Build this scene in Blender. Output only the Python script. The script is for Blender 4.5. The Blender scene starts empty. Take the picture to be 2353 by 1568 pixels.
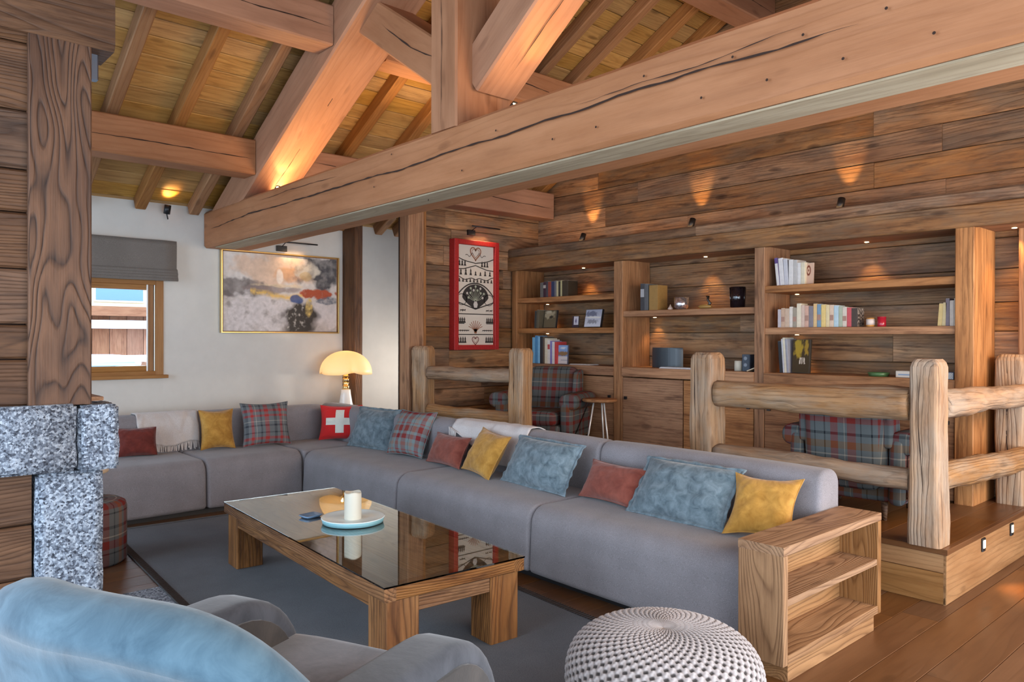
import bpy, bmesh, math, random
from math import pi, sin, cos, radians, sqrt, atan2
from mathutils import Vector, Matrix, noise
random.seed(7)
S = bpy.context.scene
COL = S.collection

# ---------------------------------------------------------------- camera
cam_d = bpy.data.cameras.new('camera'); cam = bpy.data.objects.new('camera', cam_d); COL.objects.link(cam)
_y, _p, _r = .7298, -.004075, .00245
fwd = Vector((sin(_y)*cos(_p), cos(_y)*cos(_p), sin(_p))); rt = Vector((cos(_y), -sin(_y), 0)); up = rt.cross(fwd)
R2 = rt*cos(_r)+up*sin(_r); U2 = up*cos(_r)-rt*sin(_r)
cam.matrix_world = Matrix(((R2.x, U2.x, -fwd.x, 0), (R2.y, U2.y, -fwd.y, 0), (R2.z, U2.z, -fwd.z, 1.5), (0, 0, 0, 1)))
cam_d.sensor_width = 36; cam_d.lens = 36*1736.3/2353; cam_d.clip_start = .05; cam_d.clip_end = 300
S.camera = cam

# ---------------------------------------------------------------- world, exposure, added lights
S.view_settings.view_transform = 'Standard'; S.view_settings.look = 'None'
S.view_settings.exposure = 0.25; S.view_settings.gamma = 1; S.view_settings.use_curve_mapping = False
w = bpy.data.worlds.new('sky'); S.world = w; w.use_nodes = True
bg = w.node_tree.nodes['Background']; bg.inputs[0].default_value = (.62, .80, 1, 1); bg.inputs[1].default_value = 4.2

def light(kind, name, loc, power, color, target=None, **kw):
    d = bpy.data.lights.new(name, kind); d.energy = power; d.color = color
    for k, v in kw.items(): setattr(d, k, v)
    o = bpy.data.objects.new(name, d); o.location = loc; COL.objects.link(o)
    if target is not None:
        o.rotation_euler = (Vector(target)-Vector(loc)).to_track_quat('-Z', 'Y').to_euler()
    return o
WARM = (1.0, .56, .18); AMB = (1.0, .66, .34)
# added fill panels, front and left, outside the frame: assumed daylight, no windows modelled
light('AREA', 'daylight_fill_front', (2.6, -.85, 1.5), 100, (1, .95, .88), (2.9, 4, 1.5), shape='RECTANGLE', size=6.0, size_y=2.2)
light('AREA', 'assumed_hall_light', (5.35, 6.94, 1.10), 9, (1, .92, .82), (4.17, 7.40, 1.2), shape='DISK', size=.10)  # assumed unseen source without fixture, added to cast the lamp's shadow on the wall
light('AREA', 'warm_fill', (5.6, -.8, 2.2), 105, (1, .66, .36), (5.6, 5, 1.9), shape='RECTANGLE', size=3.0, size_y=.8)  # added warm fill for the bookcase side, neither window nor lamp
for _ya, _yb in ((.2, 3.3), (4.1, 6.9)):      # added strips brightening the ceiling, hidden on top of the tie beam
    light('AREA', 'ceiling_fill', (3.0, (_ya+_yb)/2, 2.83), 15, (1, .60, .26), (3.0, (_ya+_yb)/2, 6), shape='RECTANGLE', size=.06, size_y=_yb-_ya)
light('AREA', 'gable_fill', (6.2, 4.0, 2.57), 6, (1, .55, .24), (6.2, 4.0, 6), shape='RECTANGLE', size=.05, size_y=5.0)  # added unseen strip washing the plank wall above the header
light('AREA', 'daylight_fill_left', (-2.3, 2.6, 1.4), 62, (.72, .85, 1), (3, 3.6, .7), shape='RECTANGLE', size=3.6, size_y=2.0)  # added panel, bluish daylight assumed from the unseen left side

# ---------------------------------------------------------------- object helpers
WM = {}
def reg(o, m, parent):
    COL.objects.link(o); WM[o.name] = m.copy()
    if parent is not None:
        o.parent = parent; o.matrix_basis = WM[parent.name].inverted() @ m
    else: o.matrix_basis = m
    return o
def tag(o, label=None, cat=None, group=None, kind=None):
    if label: o['label'] = label
    if cat: o['category'] = cat
    if group: o['group'] = group
    if kind: o['kind'] = kind
    return o
def thing(name, label, cat, loc=(0, 0, 0), rz=0, group=None, kind=None):
    o = bpy.data.objects.new(name, None); o.empty_display_size = .1
    reg(o, Matrix.Translation(loc) @ Matrix.Rotation(rz, 4, 'Z'), None)
    return tag(o, label, cat, group, kind)
def mk(name, vs, fs, mat, parent=None, M=None, smooth=False, uv=None, world=False):
    me = bpy.data.meshes.new(name); me.from_pydata([tuple(v) for v in vs], [], fs)
    if smooth: me.shade_smooth()
    if uv is not None:
        l = me.uv_layers.new(name='UVMap')
        for i, lp in enumerate(me.loops): l.data[i].uv = uv[lp.vertex_index]
    if isinstance(mat, (list, tuple)):
        for m in mat: me.materials.append(m)
    else: me.materials.append(mat)
    o = bpy.data.objects.new(name, me)
    if M is None: M = WM[parent.name] if (parent is not None and not world) else Matrix.Identity(4)
    elif parent is not None and not world: M = WM[parent.name] @ M
    return reg(o, M, parent)
def frame(p0, p1, upv=(0, 0, 1)):
    p0 = Vector(p0); p1 = Vector(p1); x = (p1-p0).normalized(); z = Vector(upv)
    if abs(x.dot(z)) > .98: z = Vector((1, 0, 0)) if abs(x.z) > .9 else Vector((0, 0, 1))
    z = (z-x*x.dot(z)).normalized(); y = z.cross(x); c = (p0+p1)/2
    return Matrix(((x.x, y.x, z.x, c.x), (x.y, y.y, z.y, c.y), (x.z, y.z, z.z, c.z), (0, 0, 0, 1)))
def section(w, h, ch):
    a, b = w/2, h/2; ch = min(ch, a*.9, b*.9)
    if ch <= 0: return [(-a, -b), (a, -b), (a, b), (-a, b)]
    return [(-a+ch, -b), (a-ch, -b), (a, -b+ch), (a, b-ch), (a-ch, b), (-a+ch, b), (-a, b-ch), (-a, -b+ch)]
def rsec(w, h, r, k=4):
    out = []; a, b = w/2-r, h/2-r
    for q, (cx, cy) in enumerate(((a, -b), (a, b), (-a, b), (-a, -b))):
        for i in range(k+1):
            t = -pi/2+q*pi/2+i/k*pi/2; out.append((cx+r*cos(t), cy+r*sin(t)))
    return out
def prism_geo(L, sec, seg=1, nz=0, tap=None, seed=0, fr=2.0):
    n = len(sec); vs = []; fs = []
    xs = [-L/2+L*i/seg for i in range(seg+1)]
    if tap:
        (d0, s0), (d1, s1) = tap
        if d0: xs = [xs[0], -L/2+d0*.4, -L/2+d0]+[x for x in xs[1:] if x > -L/2+d0*1.3]
        if d1: xs = [x for x in xs[:-1] if x < L/2-d1*1.3]+[L/2-d1, L/2-d1*.4, L/2]
    for x in xs:
        k = 1
        if tap:
            if tap[0][0] and x < -L/2+tap[0][0]: t = 1-(x+L/2)/tap[0][0]; k = 1-(1-tap[0][1])*t*t
            if tap[1][0] and x > L/2-tap[1][0]: t = 1-(L/2-x)/tap[1][0]; k = 1-(1-tap[1][1])*t*t
        for (y, z) in sec:
            d = 0
            if nz: d = nz*(noise.noise(Vector((x*fr+seed*7.3, y*9+seed, z*9)))+.5*noise.noise(Vector((x*fr*4+seed, y*20, z*20+seed))))
            r = sqrt(y*y+z*z) or 1
            vs.append((x, y*k*(1+d/r), z*k*(1+d/r)))
    m = len(xs)
    for i in range(m-1):
        for j in range(n): fs.append((i*n+j, (i+1)*n+j, (i+1)*n+(j+1) % n, i*n+(j+1) % n))
    fs.append(tuple(range(n))[::1]); fs.append(tuple(range((m-1)*n, m*n))[::-1])
    fs = [f[::-1] for f in fs]
    return vs, fs
def beam(name, p0, p1, w, h, mat, parent=None, ch=.004, upv=(0, 0, 1), seg=1, nz=0, tap=None, sec=None, smooth=False, world=True):
    L = (Vector(p1)-Vector(p0)).length
    vs, fs = prism_geo(L, sec or section(w, h, ch), seg, nz, tap, random.random()*50)
    M = frame(p0, p1, upv)
    if not world and parent is not None: M = WM[parent.name] @ M
    return mk(name, vs, fs, mat, parent, M, smooth, world=True)
def box(name, lo, hi, mat, parent=None, ch=.003, world=True):
    lo = Vector(lo); hi = Vector(hi); d = hi-lo; c = (lo+hi)/2
    if d.x >= d.y and d.x >= d.z: return beam(name, (lo.x, c.y, c.z), (hi.x, c.y, c.z), d.y, d.z, mat, parent, ch, world=world)
    if d.y >= d.z: return beam(name, (c.x, lo.y, c.z), (c.x, hi.y, c.z), d.x, d.z, mat, parent, ch, world=world)
    return beam(name, (c.x, c.y, lo.z), (c.x, c.y, hi.z), d.y, d.x, mat, parent, ch, upv=(1, 0, 0), world=world)
def lathe(name, prof, mat, parent=None, M=None, n=32, smooth=True, world=False, rf=None):
    vs = []; fs = []
    for (r, z) in prof:
        for i in range(n):
            a = 2*pi*i/n; k = rf(a, r, z) if rf else (1, 0)
            vs.append((r*k[0]*cos(a), r*k[0]*sin(a), z+k[1]))
    for j in range(len(prof)-1):
        for i in range(n): fs.append((j*n+i, j*n+(i+1) % n, (j+1)*n+(i+1) % n, (j+1)*n+i))
    if prof[0][0] > 1e-4: fs.append(tuple(range(n))[::-1])
    if prof[-1][0] > 1e-4: fs.append(tuple(range((len(prof)-1)*n, len(prof)*n)))
    return mk(name, vs, fs, mat, parent, M, smooth, world=world)
def rpoly(pts, rad, k=6):
    out = []; n = len(pts)
    for i in range(n):
        p = Vector(pts[i]); a = Vector(pts[i-1]); b = Vector(pts[(i+1) % n]); r = rad[i] if isinstance(rad, (list, tuple)) else rad
        if r <= 0: out.append(p); continue
        u = (a-p).normalized(); v = (b-p).normalized(); ang = u.angle(v); d = min(r/math.tan(ang/2), (a-p).length*.49, (b-p).length*.49)
        rr = d*math.tan(ang/2); c = p+(u+v).normalized()*(rr/sin(ang/2)); s = p+u*d-c; e = p+v*d-c
        for j in range(k+1):
            t = j/k; q = s.lerp(e, t)
            # slerp
            om = s.angle(e); q = (s*sin((1-t)*om)+e*sin(t*om))/sin(om) if om > 1e-4 else q
            out.append(c+q)
    return [(q.x, q.y) for q in out]
def loft_soft(name, prof, L, r, mat, parent, M, ends=5, puff=0, seg=8, uvs=None):
    """cushion-like body: a closed profile (y,z) swept along local x, its ends rounded over by r, faces slightly puffed"""
    n = len(prof); P = [Vector((a, b, 0)) for a, b in prof]
    area = sum(P[i-1].x*P[i].y-P[i].x*P[i-1].y for i in range(n)); sg = 1 if area > 0 else -1
    N = []
    for i in range(n):
        t = (P[(i+1) % n]-P[i-1]).normalized(); N.append(Vector((t.y, -t.x, 0))*sg)
    xs = []
    for i in range(ends+1):
        a = i/ends*pi/2; xs.append((-L/2+r*(1-sin(a)), r*(1-cos(a)) if False else r*(1-sin(pi/2-a)) if False else r*(1-cos(pi/2-a)) if False else None))
    rings = []
    for i in range(ends+1):
        a = i/ends*pi/2; rings.append((-L/2+r*(1-cos(a)), r*(1-sin(a))))
    for i in range(1, seg): rings.append((-L/2+r+(L-2*r)*i/seg, 0))
    for i in range(ends, -1, -1):
        a = i/ends*pi/2; rings.append((L/2-r*(1-cos(a)), r*(1-sin(a))))
    vs = []; fs = []
    for x, ins in rings:
        pf = puff*(1-(2*x/L)**4) if puff else 0
        for p, nn in zip(P, N):
            q = p-nn*(ins-pf); vs.append((x, q.x, q.y))
    m = len(rings)
    for i in range(m-1):
        for j in range(n): fs.append((i*n+j, i*n+(j+1) % n, (i+1)*n+(j+1) % n, (i+1)*n+j))
    fs.append(tuple(range(n))[::-1]); fs.append(tuple(range((m-1)*n, m*n)))
    if sg > 0: fs = [f[::-1] for f in fs]
    return mk(name, vs, fs, mat, parent, M, True, world=True)
def tube(name, pts, r, mat, parent=None, n=8, world=True, closed=False):
    P = [Vector(p) for p in pts]; vs = []; fs = []; m = len(P); X = None
    for i, p in enumerate(P):
        t = ((P[min(i+1, m-1)]-P[max(i-1, 0)]) if not closed else (P[(i+1) % m]-P[i-1])).normalized()
        if X is None: X = t.orthogonal().normalized()
        X = (X-t*t.dot(X)).normalized(); Y = t.cross(X)
        rr = r[i] if isinstance(r, (list, tuple)) else r
        for k in range(n): a = 2*pi*k/n; vs.append(p+X*rr*cos(a)+Y*rr*sin(a))
    for i in range(m-1 if not closed else m):
        for k in range(n): fs.append((i*n+k, i*n+(k+1) % n, ((i+1) % m)*n+(k+1) % n, ((i+1) % m)*n+k))
    if not closed: fs.append(tuple(range(n))[::-1]); fs.append(tuple(range((m-1)*n, m*n)))
    return mk(name, vs, fs, mat, parent, None if not world else Matrix.Identity(4), True, world=world)

# ---------------------------------------------------------------- materials
def nmat(name):
    m = bpy.data.materials.new(name); m.use_nodes = True; nt = m.node_tree; b = nt.nodes['Principled BSDF']
    return m, nt, b
def N(nt, t, **kw):
    n = nt.nodes.new(t)
    for k, v in kw.items():
        if isinstance(k, str) and hasattr(n, k): setattr(n, k, v)
    return n
def c4(c): return (c[0], c[1], c[2], 1)
def math_(nt, op, a, b=None, c=None):
    n = nt.nodes.new('ShaderNodeMath'); n.operation = op
    for i, v in enumerate((a, b, c)):
        if v is None: continue
        if isinstance(v, (int, float)): n.inputs[i].default_value = v
        else: nt.links.new(v, n.inputs[i])
    return n.outputs[0]
def vmath(nt, op, a, b=None):
    n = nt.nodes.new('ShaderNodeVectorMath'); n.operation = op
    for i, v in enumerate((a, b)):
        if v is None: continue
        if isinstance(v, tuple): n.inputs[i].default_value = v
        else: nt.links.new(v, n.inputs[i])
    return n.outputs[0]
def mixc(nt, f, a, b, mode='MIX'):
    n = nt.nodes.new('ShaderNodeMix'); n.data_type = 'RGBA'; n.blend_type = mode
    for sock, v in ((n.inputs['Factor'], f), (n.inputs['A'], a), (n.inputs['B'], b)):
        pass
    ins = [i for i in n.inputs if i.enabled]
    fa, ia, ib = n.inputs[0], n.inputs[6], n.inputs[7]
    for s, v in ((fa, f), (ia, a), (ib, b)):
        if isinstance(v, (int, float)): s.default_value = v
        elif isinstance(v, tuple): s.default_value = c4(v)
        else: nt.links.new(v, s)
    return n.outputs[2]
def ramp(nt, f, stops, interp='LINEAR'):
    n = nt.nodes.new('ShaderNodeValToRGB'); n.color_ramp.interpolation = interp
    e = n.color_ramp.elements
    while len(e) < len(stops): e.new(.5)
    for i, (p, c) in enumerate(stops):
        e[i].position = p; e[i].color = c4(c) if isinstance(c, tuple) else (c, c, c, 1)
    nt.links.new(f, n.inputs[0]); return n.outputs[0]
def nois(nt, vec, scale, detail=3, rough=.55, dist=0):
    n = nt.nodes.new('ShaderNodeTexNoise'); n.inputs['Scale'].default_value = scale; n.inputs['Detail'].default_value = detail
    n.inputs['Roughness'].default_value = rough; n.inputs['Distortion'].default_value = dist
    if vec is not None: nt.links.new(vec, n.inputs['Vector'])
    return n
def bump(nt, b, h, strength, dist=.01):
    n = nt.nodes.new('ShaderNodeBump'); n.inputs['Strength'].default_value = strength; n.inputs['Distance'].default_value = dist
    nt.links.new(h, n.inputs['Height']); nt.links.new(n.outputs[0], b.inputs['Normal'])
MATS = {}
def wood(name, dark, base, lite, ring=22, rmix=.6, wob=.10, knots=.5, rough=.62, bmp=.35, var=.35, ls=.35, streak=.35, grey=None, greyamt=0, spec=.3, stain=.35):
    if name in MATS: return MATS[name]
    m, nt, b = nmat(name)
    tc = nt.nodes.new('ShaderNodeTexCoord').outputs['Object']; rnd = nt.nodes.new('ShaderNodeObjectInfo').outputs['Random']
    off = nt.nodes.new('ShaderNodeCombineXYZ')
    nt.links.new(math_(nt, 'MULTIPLY', rnd, 61.0), off.inputs[0])
    r2 = math_(nt, 'FRACT', math_(nt, 'MULTIPLY', rnd, 17.31)); r3 = math_(nt, 'FRACT', math_(nt, 'MULTIPLY', rnd, 91.7))
    nt.links.new(math_(nt, 'MULTIPLY_ADD', r2, .16, -.08), off.inputs[1]); nt.links.new(math_(nt, 'MULTIPLY_ADD', r3, .10, .02), off.inputs[2])
    v = vmath(nt, 'ADD', tc, off.outputs[0])
    slow = nois(nt, vmath(nt, 'MULTIPLY', v, (ls, 1.6, 1.6)), 1.7, 2).outputs['Color']
    disp = vmath(nt, 'MULTIPLY', vmath(nt, 'SUBTRACT', slow, (.5, .5, .5)), (0, wob*2, wob*2))
    vr = vmath(nt, 'ADD', v, disp)
    wv = N(nt, 'ShaderNodeTexWave'); wv.wave_type = 'RINGS'; wv.rings_direction = 'X'; wv.wave_profile = 'SAW'
    wv.inputs['Scale'].default_value = ring; wv.inputs['Distortion'].default_value = .8; wv.inputs['Detail'].default_value = 2; wv.inputs['Detail Scale'].default_value = 1.5
    nt.links.new(vmath(nt, 'MULTIPLY', vr, (.08, 1, 1)), wv.inputs['Vector'])
    rings = ramp(nt, wv.outputs['Fac'], [(0, 1.0), (.18, .45), (.55, .12), (.85, 0.25), (1, 1.0)])
    fib = nois(nt, vmath(nt, 'MULTIPLY', v, (3.0, 95, 95)), 1, 3, .6).outputs['Fac']
    fibc = ramp(nt, fib, [(.3, 0), (.7, 1.0)])
    blot = nois(nt, vmath(nt, 'MULTIPLY', v, (1.1, 5, 5)), 1.3, 4, .6).outputs['Fac']
    blotc = ramp(nt, blot, [(.35, 0), (.68, 1.0)])
    col = mixc(nt, blotc, base, lite)
    sk = nois(nt, vmath(nt, 'MULTIPLY', v, (1.3, 24, 24)), 1, 5, .7).outputs['Fac']
    col = mixc(nt, math_(nt, 'MULTIPLY', ramp(nt, sk, [(.30, 1.0), (.46, 0)]), streak), col, dark)
    col = mixc(nt, math_(nt, 'MULTIPLY', ramp(nt, sk, [(.54, 0), (.72, 1.0)]), streak*.8), col, tuple(min(1, q*1.35) for q in lite))
    f = math_(nt, 'MULTIPLY', math_(nt, 'MULTIPLY_ADD', fibc, -.45, 1.0), math_(nt, 'MULTIPLY', rings, rmix))
    col = mixc(nt, f, col, dark)
    if grey: col = mixc(nt, math_(nt, 'MULTIPLY', ramp(nt, nois(nt, vmath(nt, 'MULTIPLY', v, (.9, 3, 3)), 2.1, 4, .65).outputs['Fac'], [(.42, 0), (.62, 1.0)]), greyamt), col, grey)
    st = ramp(nt, nois(nt, vmath(nt, 'MULTIPLY', v, (1.6, 11, 11)), 1.9, 4, .7).outputs['Fac'], [(.52, 0), (.72, 1.0)])
    col = mixc(nt, math_(nt, 'MULTIPLY', st, stain), col, dark)
    if knots:
        vo = N(nt, 'ShaderNodeTexVoronoi'); vo.inputs['Scale'].default_value = 1; vo.inputs['Randomness'].default_value = 1
        nt.links.new(vmath(nt, 'MULTIPLY', vr, (2.2, 6.5, 6.5)), vo.inputs['Vector'])
        kn = ramp(nt, vo.outputs['Distance'], [(.05, 1.0), (.13, 0.55), (.17, 0)])
        col = mixc(nt, math_(nt, 'MULTIPLY', kn, knots), col, tuple(x*.6 for x in dark))
    hs = N(nt, 'ShaderNodeHueSaturation'); nt.links.new(math_(nt, 'MULTIPLY_ADD', r3, var, 1-var*.55), hs.inputs['Value'])
    nt.links.new(math_(nt, 'MULTIPLY_ADD', r2, .2, .9), hs.inputs['Saturation']); nt.links.new(col, hs.inputs['Color'])
    nt.links.new(hs.outputs[0], b.inputs['Base Color'])
    b.inputs['Roughness'].default_value = rough; b.inputs['Specular IOR Level'].default_value = spec
    hgt = math_(nt, 'ADD', math_(nt, 'MULTIPLY', rings, -1.0), math_(nt, 'MULTIPLY', fibc, .35))
    bump(nt, b, hgt, bmp, .004)
    MATS[name] = m; return m
def plain(name, c, rough=.5, metal=0, spec=.5, emit=None, es=0, noise_=0, nsc=40, bmp=0, sheen=0, trans=0, var=0):
    if name in MATS: return MATS[name]
    m, nt, b = nmat(name); b.inputs['Base Color'].default_value = c4(c); b.inputs['Roughness'].default_value = rough
    b.inputs['Metallic'].default_value = metal; b.inputs['Specular IOR Level'].default_value = spec
    if trans: b.inputs['Transmission Weight'].default_value = trans
    if sheen: b.inputs['Sheen Weight'].default_value = sheen
    tc = nt.nodes.new('ShaderNodeTexCoord').outputs['Object']
    if noise_ or bmp:
        n = nois(nt, tc, nsc, 4, .6)
        if noise_: nt.links.new(mixc(nt, ramp(nt, n.outputs['Fac'], [(.3, 0), (.7, 1.0)]), tuple(x*(1-noise_) for x in c), tuple(min(1, x*(1+noise_)) for x in c)), b.inputs['Base Color'])
        if bmp: bump(nt, b, n.outputs['Fac'], bmp, .003)
    if emit: b.inputs['Emission Color'].default_value = c4(emit); b.inputs['Emission Strength'].default_value = es
    MATS[name] = m; return m
def velvet(name, a, c, sc=9, rough=.75):
    if name in MATS: return MATS[name]
    m, nt, b = nmat(name); tc = nt.nodes.new('ShaderNodeTexCoord').outputs['Object']
    n1 = nois(nt, tc, sc, 5, .62, .6).outputs['Fac']
    col = ramp(nt, n1, [(.32, a), (.5, tuple((x+y)/2 for x, y in zip(a, c))), (.68, c)])
    nt.links.new(col, b.inputs['Base Color']); b.inputs['Roughness'].default_value = rough; b.inputs['Sheen Weight'].default_value = .25
    b.inputs['Specular IOR Level'].default_value = .15
    bump(nt, b, nois(nt, tc, sc*4, 4, .6).outputs['Fac'], .25, .004); MATS[name] = m; return m
def fabric(name, c, c2, sc=420):
    if name in MATS: return MATS[name]
    m, nt, b = nmat(name); tc = nt.nodes.new('ShaderNodeTexCoord').outputs['Object']
    n1 = nois(nt, tc, sc, 2, .5).outputs['Fac']; n2 = nois(nt, tc, 5, 3, .5).outputs['Fac']
    f = math_(nt, 'ADD', math_(nt, 'MULTIPLY', n1, .8), math_(nt, 'MULTIPLY', n2, .25))
    nt.links.new(ramp(nt, f, [(.35, c), (.68, c2)]), b.inputs['Base Color'])
    b.inputs['Roughness'].default_value = .92; b.inputs['Specular IOR Level'].default_value = .12; b.inputs['Sheen Weight'].default_value = .15
    bump(nt, b, n1, .25, .002); MATS[name] = m; return m
def plaid(name, ground, ustr, vstr, per=.2, use='UV'):
    """tartan: lists of (centre, halfwidth, colour) over one period for warp and weft"""
    if name in MATS: return MATS[name]
    m, nt, b = nmat(name); tc = nt.nodes.new('ShaderNodeTexCoord').outputs['UV']
    sp = N(nt, 'ShaderNodeSeparateXYZ'); nt.links.new(tc, sp.inputs[0])
    def bands(s, lst):
        t = math_(nt, 'FRACT', math_(nt, 'MULTIPLY', s, 1/per)); stops = [(0, ground)]
        for c, hw, col in sorted(lst): stops += [(max(0, c-hw), col), (min(1, c+hw), ground)]
        return ramp(nt, t, stops, 'CONSTANT')
    a = bands(sp.outputs[0], ustr); c = bands(sp.outputs[1], vstr)
    col = mixc(nt, .5, a, c)
    fine = nois(nt, vmath(nt, 'MULTIPLY', tc, (600, 600, 600)), 1, 1).outputs['Fac']
    col = mixc(nt, .25, col, ramp(nt, fine, [(.3, .0), (.7, .5)]), 'OVERLAY')
    nt.links.new(col, b.inputs['Base Color']); b.inputs['Roughness'].default_value = .9; b.inputs['Specular IOR Level'].default_value = .1
    bump(nt, b, fine, .3, .002); MATS[name] = m; return m
def granite(name='granite'):
    if name in MATS: return MATS[name]
    m, nt, b = nmat(name); tc = nt.nodes.new('ShaderNodeTexCoord').outputs['Object']
    v = N(nt, 'ShaderNodeTexVoronoi'); v.inputs['Scale'].default_value = 115; nt.links.new(tc, v.inputs['Vector'])
    n = nois(nt, tc, 60, 4, .75).outputs['Fac']; sp = N(nt, 'ShaderNodeSeparateColor'); nt.links.new(v.outputs['Color'], sp.inputs[0])
    f = math_(nt, 'ADD', math_(nt, 'MULTIPLY', sp.outputs[0], .45), math_(nt, 'MULTIPLY', n, .55))
    nt.links.new(ramp(nt, f, [(.26, (.025, .03, .045)), (.40, (.12, .14, .18)), (.54, (.23, .265, .32)), (.72, (.46, .51, .58))]), b.inputs['Base Color'])
    b.inputs['Roughness'].default_value = .8
    bump(nt, b, nois(nt, tc, 38, 4, .7).outputs['Fac'], .9, .012); MATS[name] = m; return m

W_BEAM = wood('old_spruce_beam', (.13, .047, .021), (.335, .152, .078), (.42, .205, .112), ring=8, rmix=.22, wob=.10, knots=.35, var=.16, bmp=.25, stain=.18, streak=.18)
W_BEAMG = wood('greyed_spruce', (0.128, 0.09, 0.0544), (0.336, 0.27, 0.1836), (0.432, 0.36, 0.2584), ring=12, rmix=.3, wob=.1, knots=.2, var=.1, stain=.3)
W_CEIL = wood('ceiling_spruce', (0.16, 0.0675, 0.0145), (0.42, 0.2205, 0.0627), (0.52, 0.297, 0.0924), ring=13, rmix=.35, wob=.12, knots=.6, var=.42, stain=.5, streak=.6)
W_RAFT = wood('rafter_spruce', (0.114, 0.0425, 0.014), (0.285, 0.1275, 0.0455), (0.38, 0.187, 0.077), ring=12, rmix=.35, var=.25, stain=.25)
W_DARK = wood('charred_plank', (.016, .006, .003), (.083, .036, .016), (.165, .078, .037), ring=17, rmix=.6, wob=.13, knots=.5, var=.4, bmp=.6, stain=.5, streak=.6)
W_POST = wood('brushed_post', (.020, .010, .007), (.108, .049, .026), (.185, .088, .046), ring=20, rmix=1.0, wob=.24, knots=.0, var=.1, bmp=1.0, stain=.3, ls=.42, streak=.2)
W_WALL = wood('reclaimed_plank', (.045, .017, .0075), (.235, .107, .045), (.44, .23, .105), ring=12, rmix=.4, wob=.12, knots=.7, var=.6, bmp=.6, stain=.7, streak=.9, ls=.25, grey=(.16, .12, .085), greyamt=.55)
W_SHELF = wood('shelf_wood', (0.09, 0.032, 0.0119), (.32, .145, .062), (.44, .22, .10), ring=13, rmix=.5, knots=.5, var=.3, stain=.6, streak=.8, ls=.25)
W_LOG = wood('weathered_log', (0.078, 0.033, 0.013), (0.3276, 0.1716, 0.0806), (0.4368, 0.2508, 0.1248), ring=12, rmix=.4, wob=.14, knots=.45, var=.2, bmp=.9, grey=(.33, .28, .22), greyamt=.5, stain=.55, streak=.9, ls=.25)
W_BOX = wood('larch_box', (0.0935, 0.0342, 0.0113), (0.306, 0.152, 0.0662), (0.408, 0.2204, 0.104), ring=19, rmix=.75, wob=.18, knots=.45, var=.14, bmp=.45, stain=.25)
W_TAB = wood('table_wood', (0.04, 0.0119, 0.0035), (0.208, 0.0805, 0.0244), (0.336, 0.154, 0.0551), ring=18, rmix=.8, wob=.16, knots=.45, var=.3, bmp=.6, stain=.8, streak=.9, ls=.3)
W_FLOOR = wood('oak_floor', (0.0744, 0.026, 0.0071), (.118, .047, .0165), (.160, .068, .025), ring=10, rmix=.25, wob=.12, knots=.45, rough=.34, var=.3, bmp=.12, spec=.5, stain=.15)
W_WIN = wood('window_pine', (0.144, 0.056, 0.014), (0.306, 0.136, 0.042), (0.378, 0.184, 0.063), ring=14, rmix=.3, knots=.1, var=.1, bmp=.1)
CRACK = plain('crack_shadow', (.03, .012, .006), .9)
PLASTER = plain('white_plaster', (.63, .60, .555), .9, spec=.2, noise_=.03, nsc=6, bmp=.08)
BLACK = plain('black_metal', (.012, .012, .014), .4)
BRASS = plain('brass', (.85, .62, .28), .22, 1)
GLOW = plain('lamp_glow', (1, .8, .5), .5, emit=(1, .72, .32), es=14)
SOFA = fabric('grey_wool', (.16, .145, .15), (.30, .275, .29))
GRAN = granite()

def crack(name, pts, wid, parent, nrm, mat=CRACK, seed=0):
    """open shrinkage crack: a thin dark sliver with ragged edges lying in the face"""
    nrm = Vector(nrm); rnd = random.Random(seed); P = []
    for i in range(len(pts)-1):
        a = Vector(pts[i]); c = Vector(pts[i+1]); k = max(2, int((c-a).length/.06))
        for j in range(k): P.append(a.lerp(c, j/k))
    P.append(Vector(pts[-1])); m = len(P); vs = []; fs = []
    for i, p in enumerate(P):
        t = (P[min(i+1, m-1)]-P[max(i-1, 0)]).normalized(); s = nrm.cross(t).normalized()
        p = p+s*(.012*noise.noise(p*3+Vector((seed, 0, 0)))+.004*(rnd.random()-.5))
        e = min(1, i/4, (m-1-i)/4); wd = wid*(.35+.9*rnd.random())*e+.0003
        vs += [p+s*wd/2+nrm*.0012, p-s*wd/2+nrm*.0012]
    for i in range(m-1): fs.append((2*i, 2*i+1, 2*i+3, 2*i+2))
    return mk(name, vs, fs, mat, parent, Matrix.Identity(4), world=True)

#ROOM
# ================================================================ SETTING
fl = thing('floor', 'brown oak board floor of the sunken lounge', 'floor', kind='structure')
rr = random.Random(3); y = -1.0; row = 0
while y < 7.7:
    x = -2.6+rr.random()*-1.0
    while x < 9.0:
        L = 1.8+rr.random()*1.4; x1 = min(x+L, 9.2)
        if not (x > 4.6 and y > 1.5):
            yb_ = y+.188
            if y > 1.5 and x1 > 4.64: x1 = 4.7
            elif yb_ > 1.53 and x > 4.6: yb_ = 1.53
            box('floor_board', (x+.001, y+.001, -.03), (x1-.001, yb_, 0), W_FLOOR, fl, ch=.0015)
        if x1 == 4.7: break
        x = x1
    y += .19; row += 1
mk('subfloor', [(-3, -1.2, -.032), (9.5, -1.2, -.032), (9.5, 8, -.032), (-3, 8, -.032)], [(0, 1, 2, 3)], CRACK, fl, Matrix.Identity(4), world=True)

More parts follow.
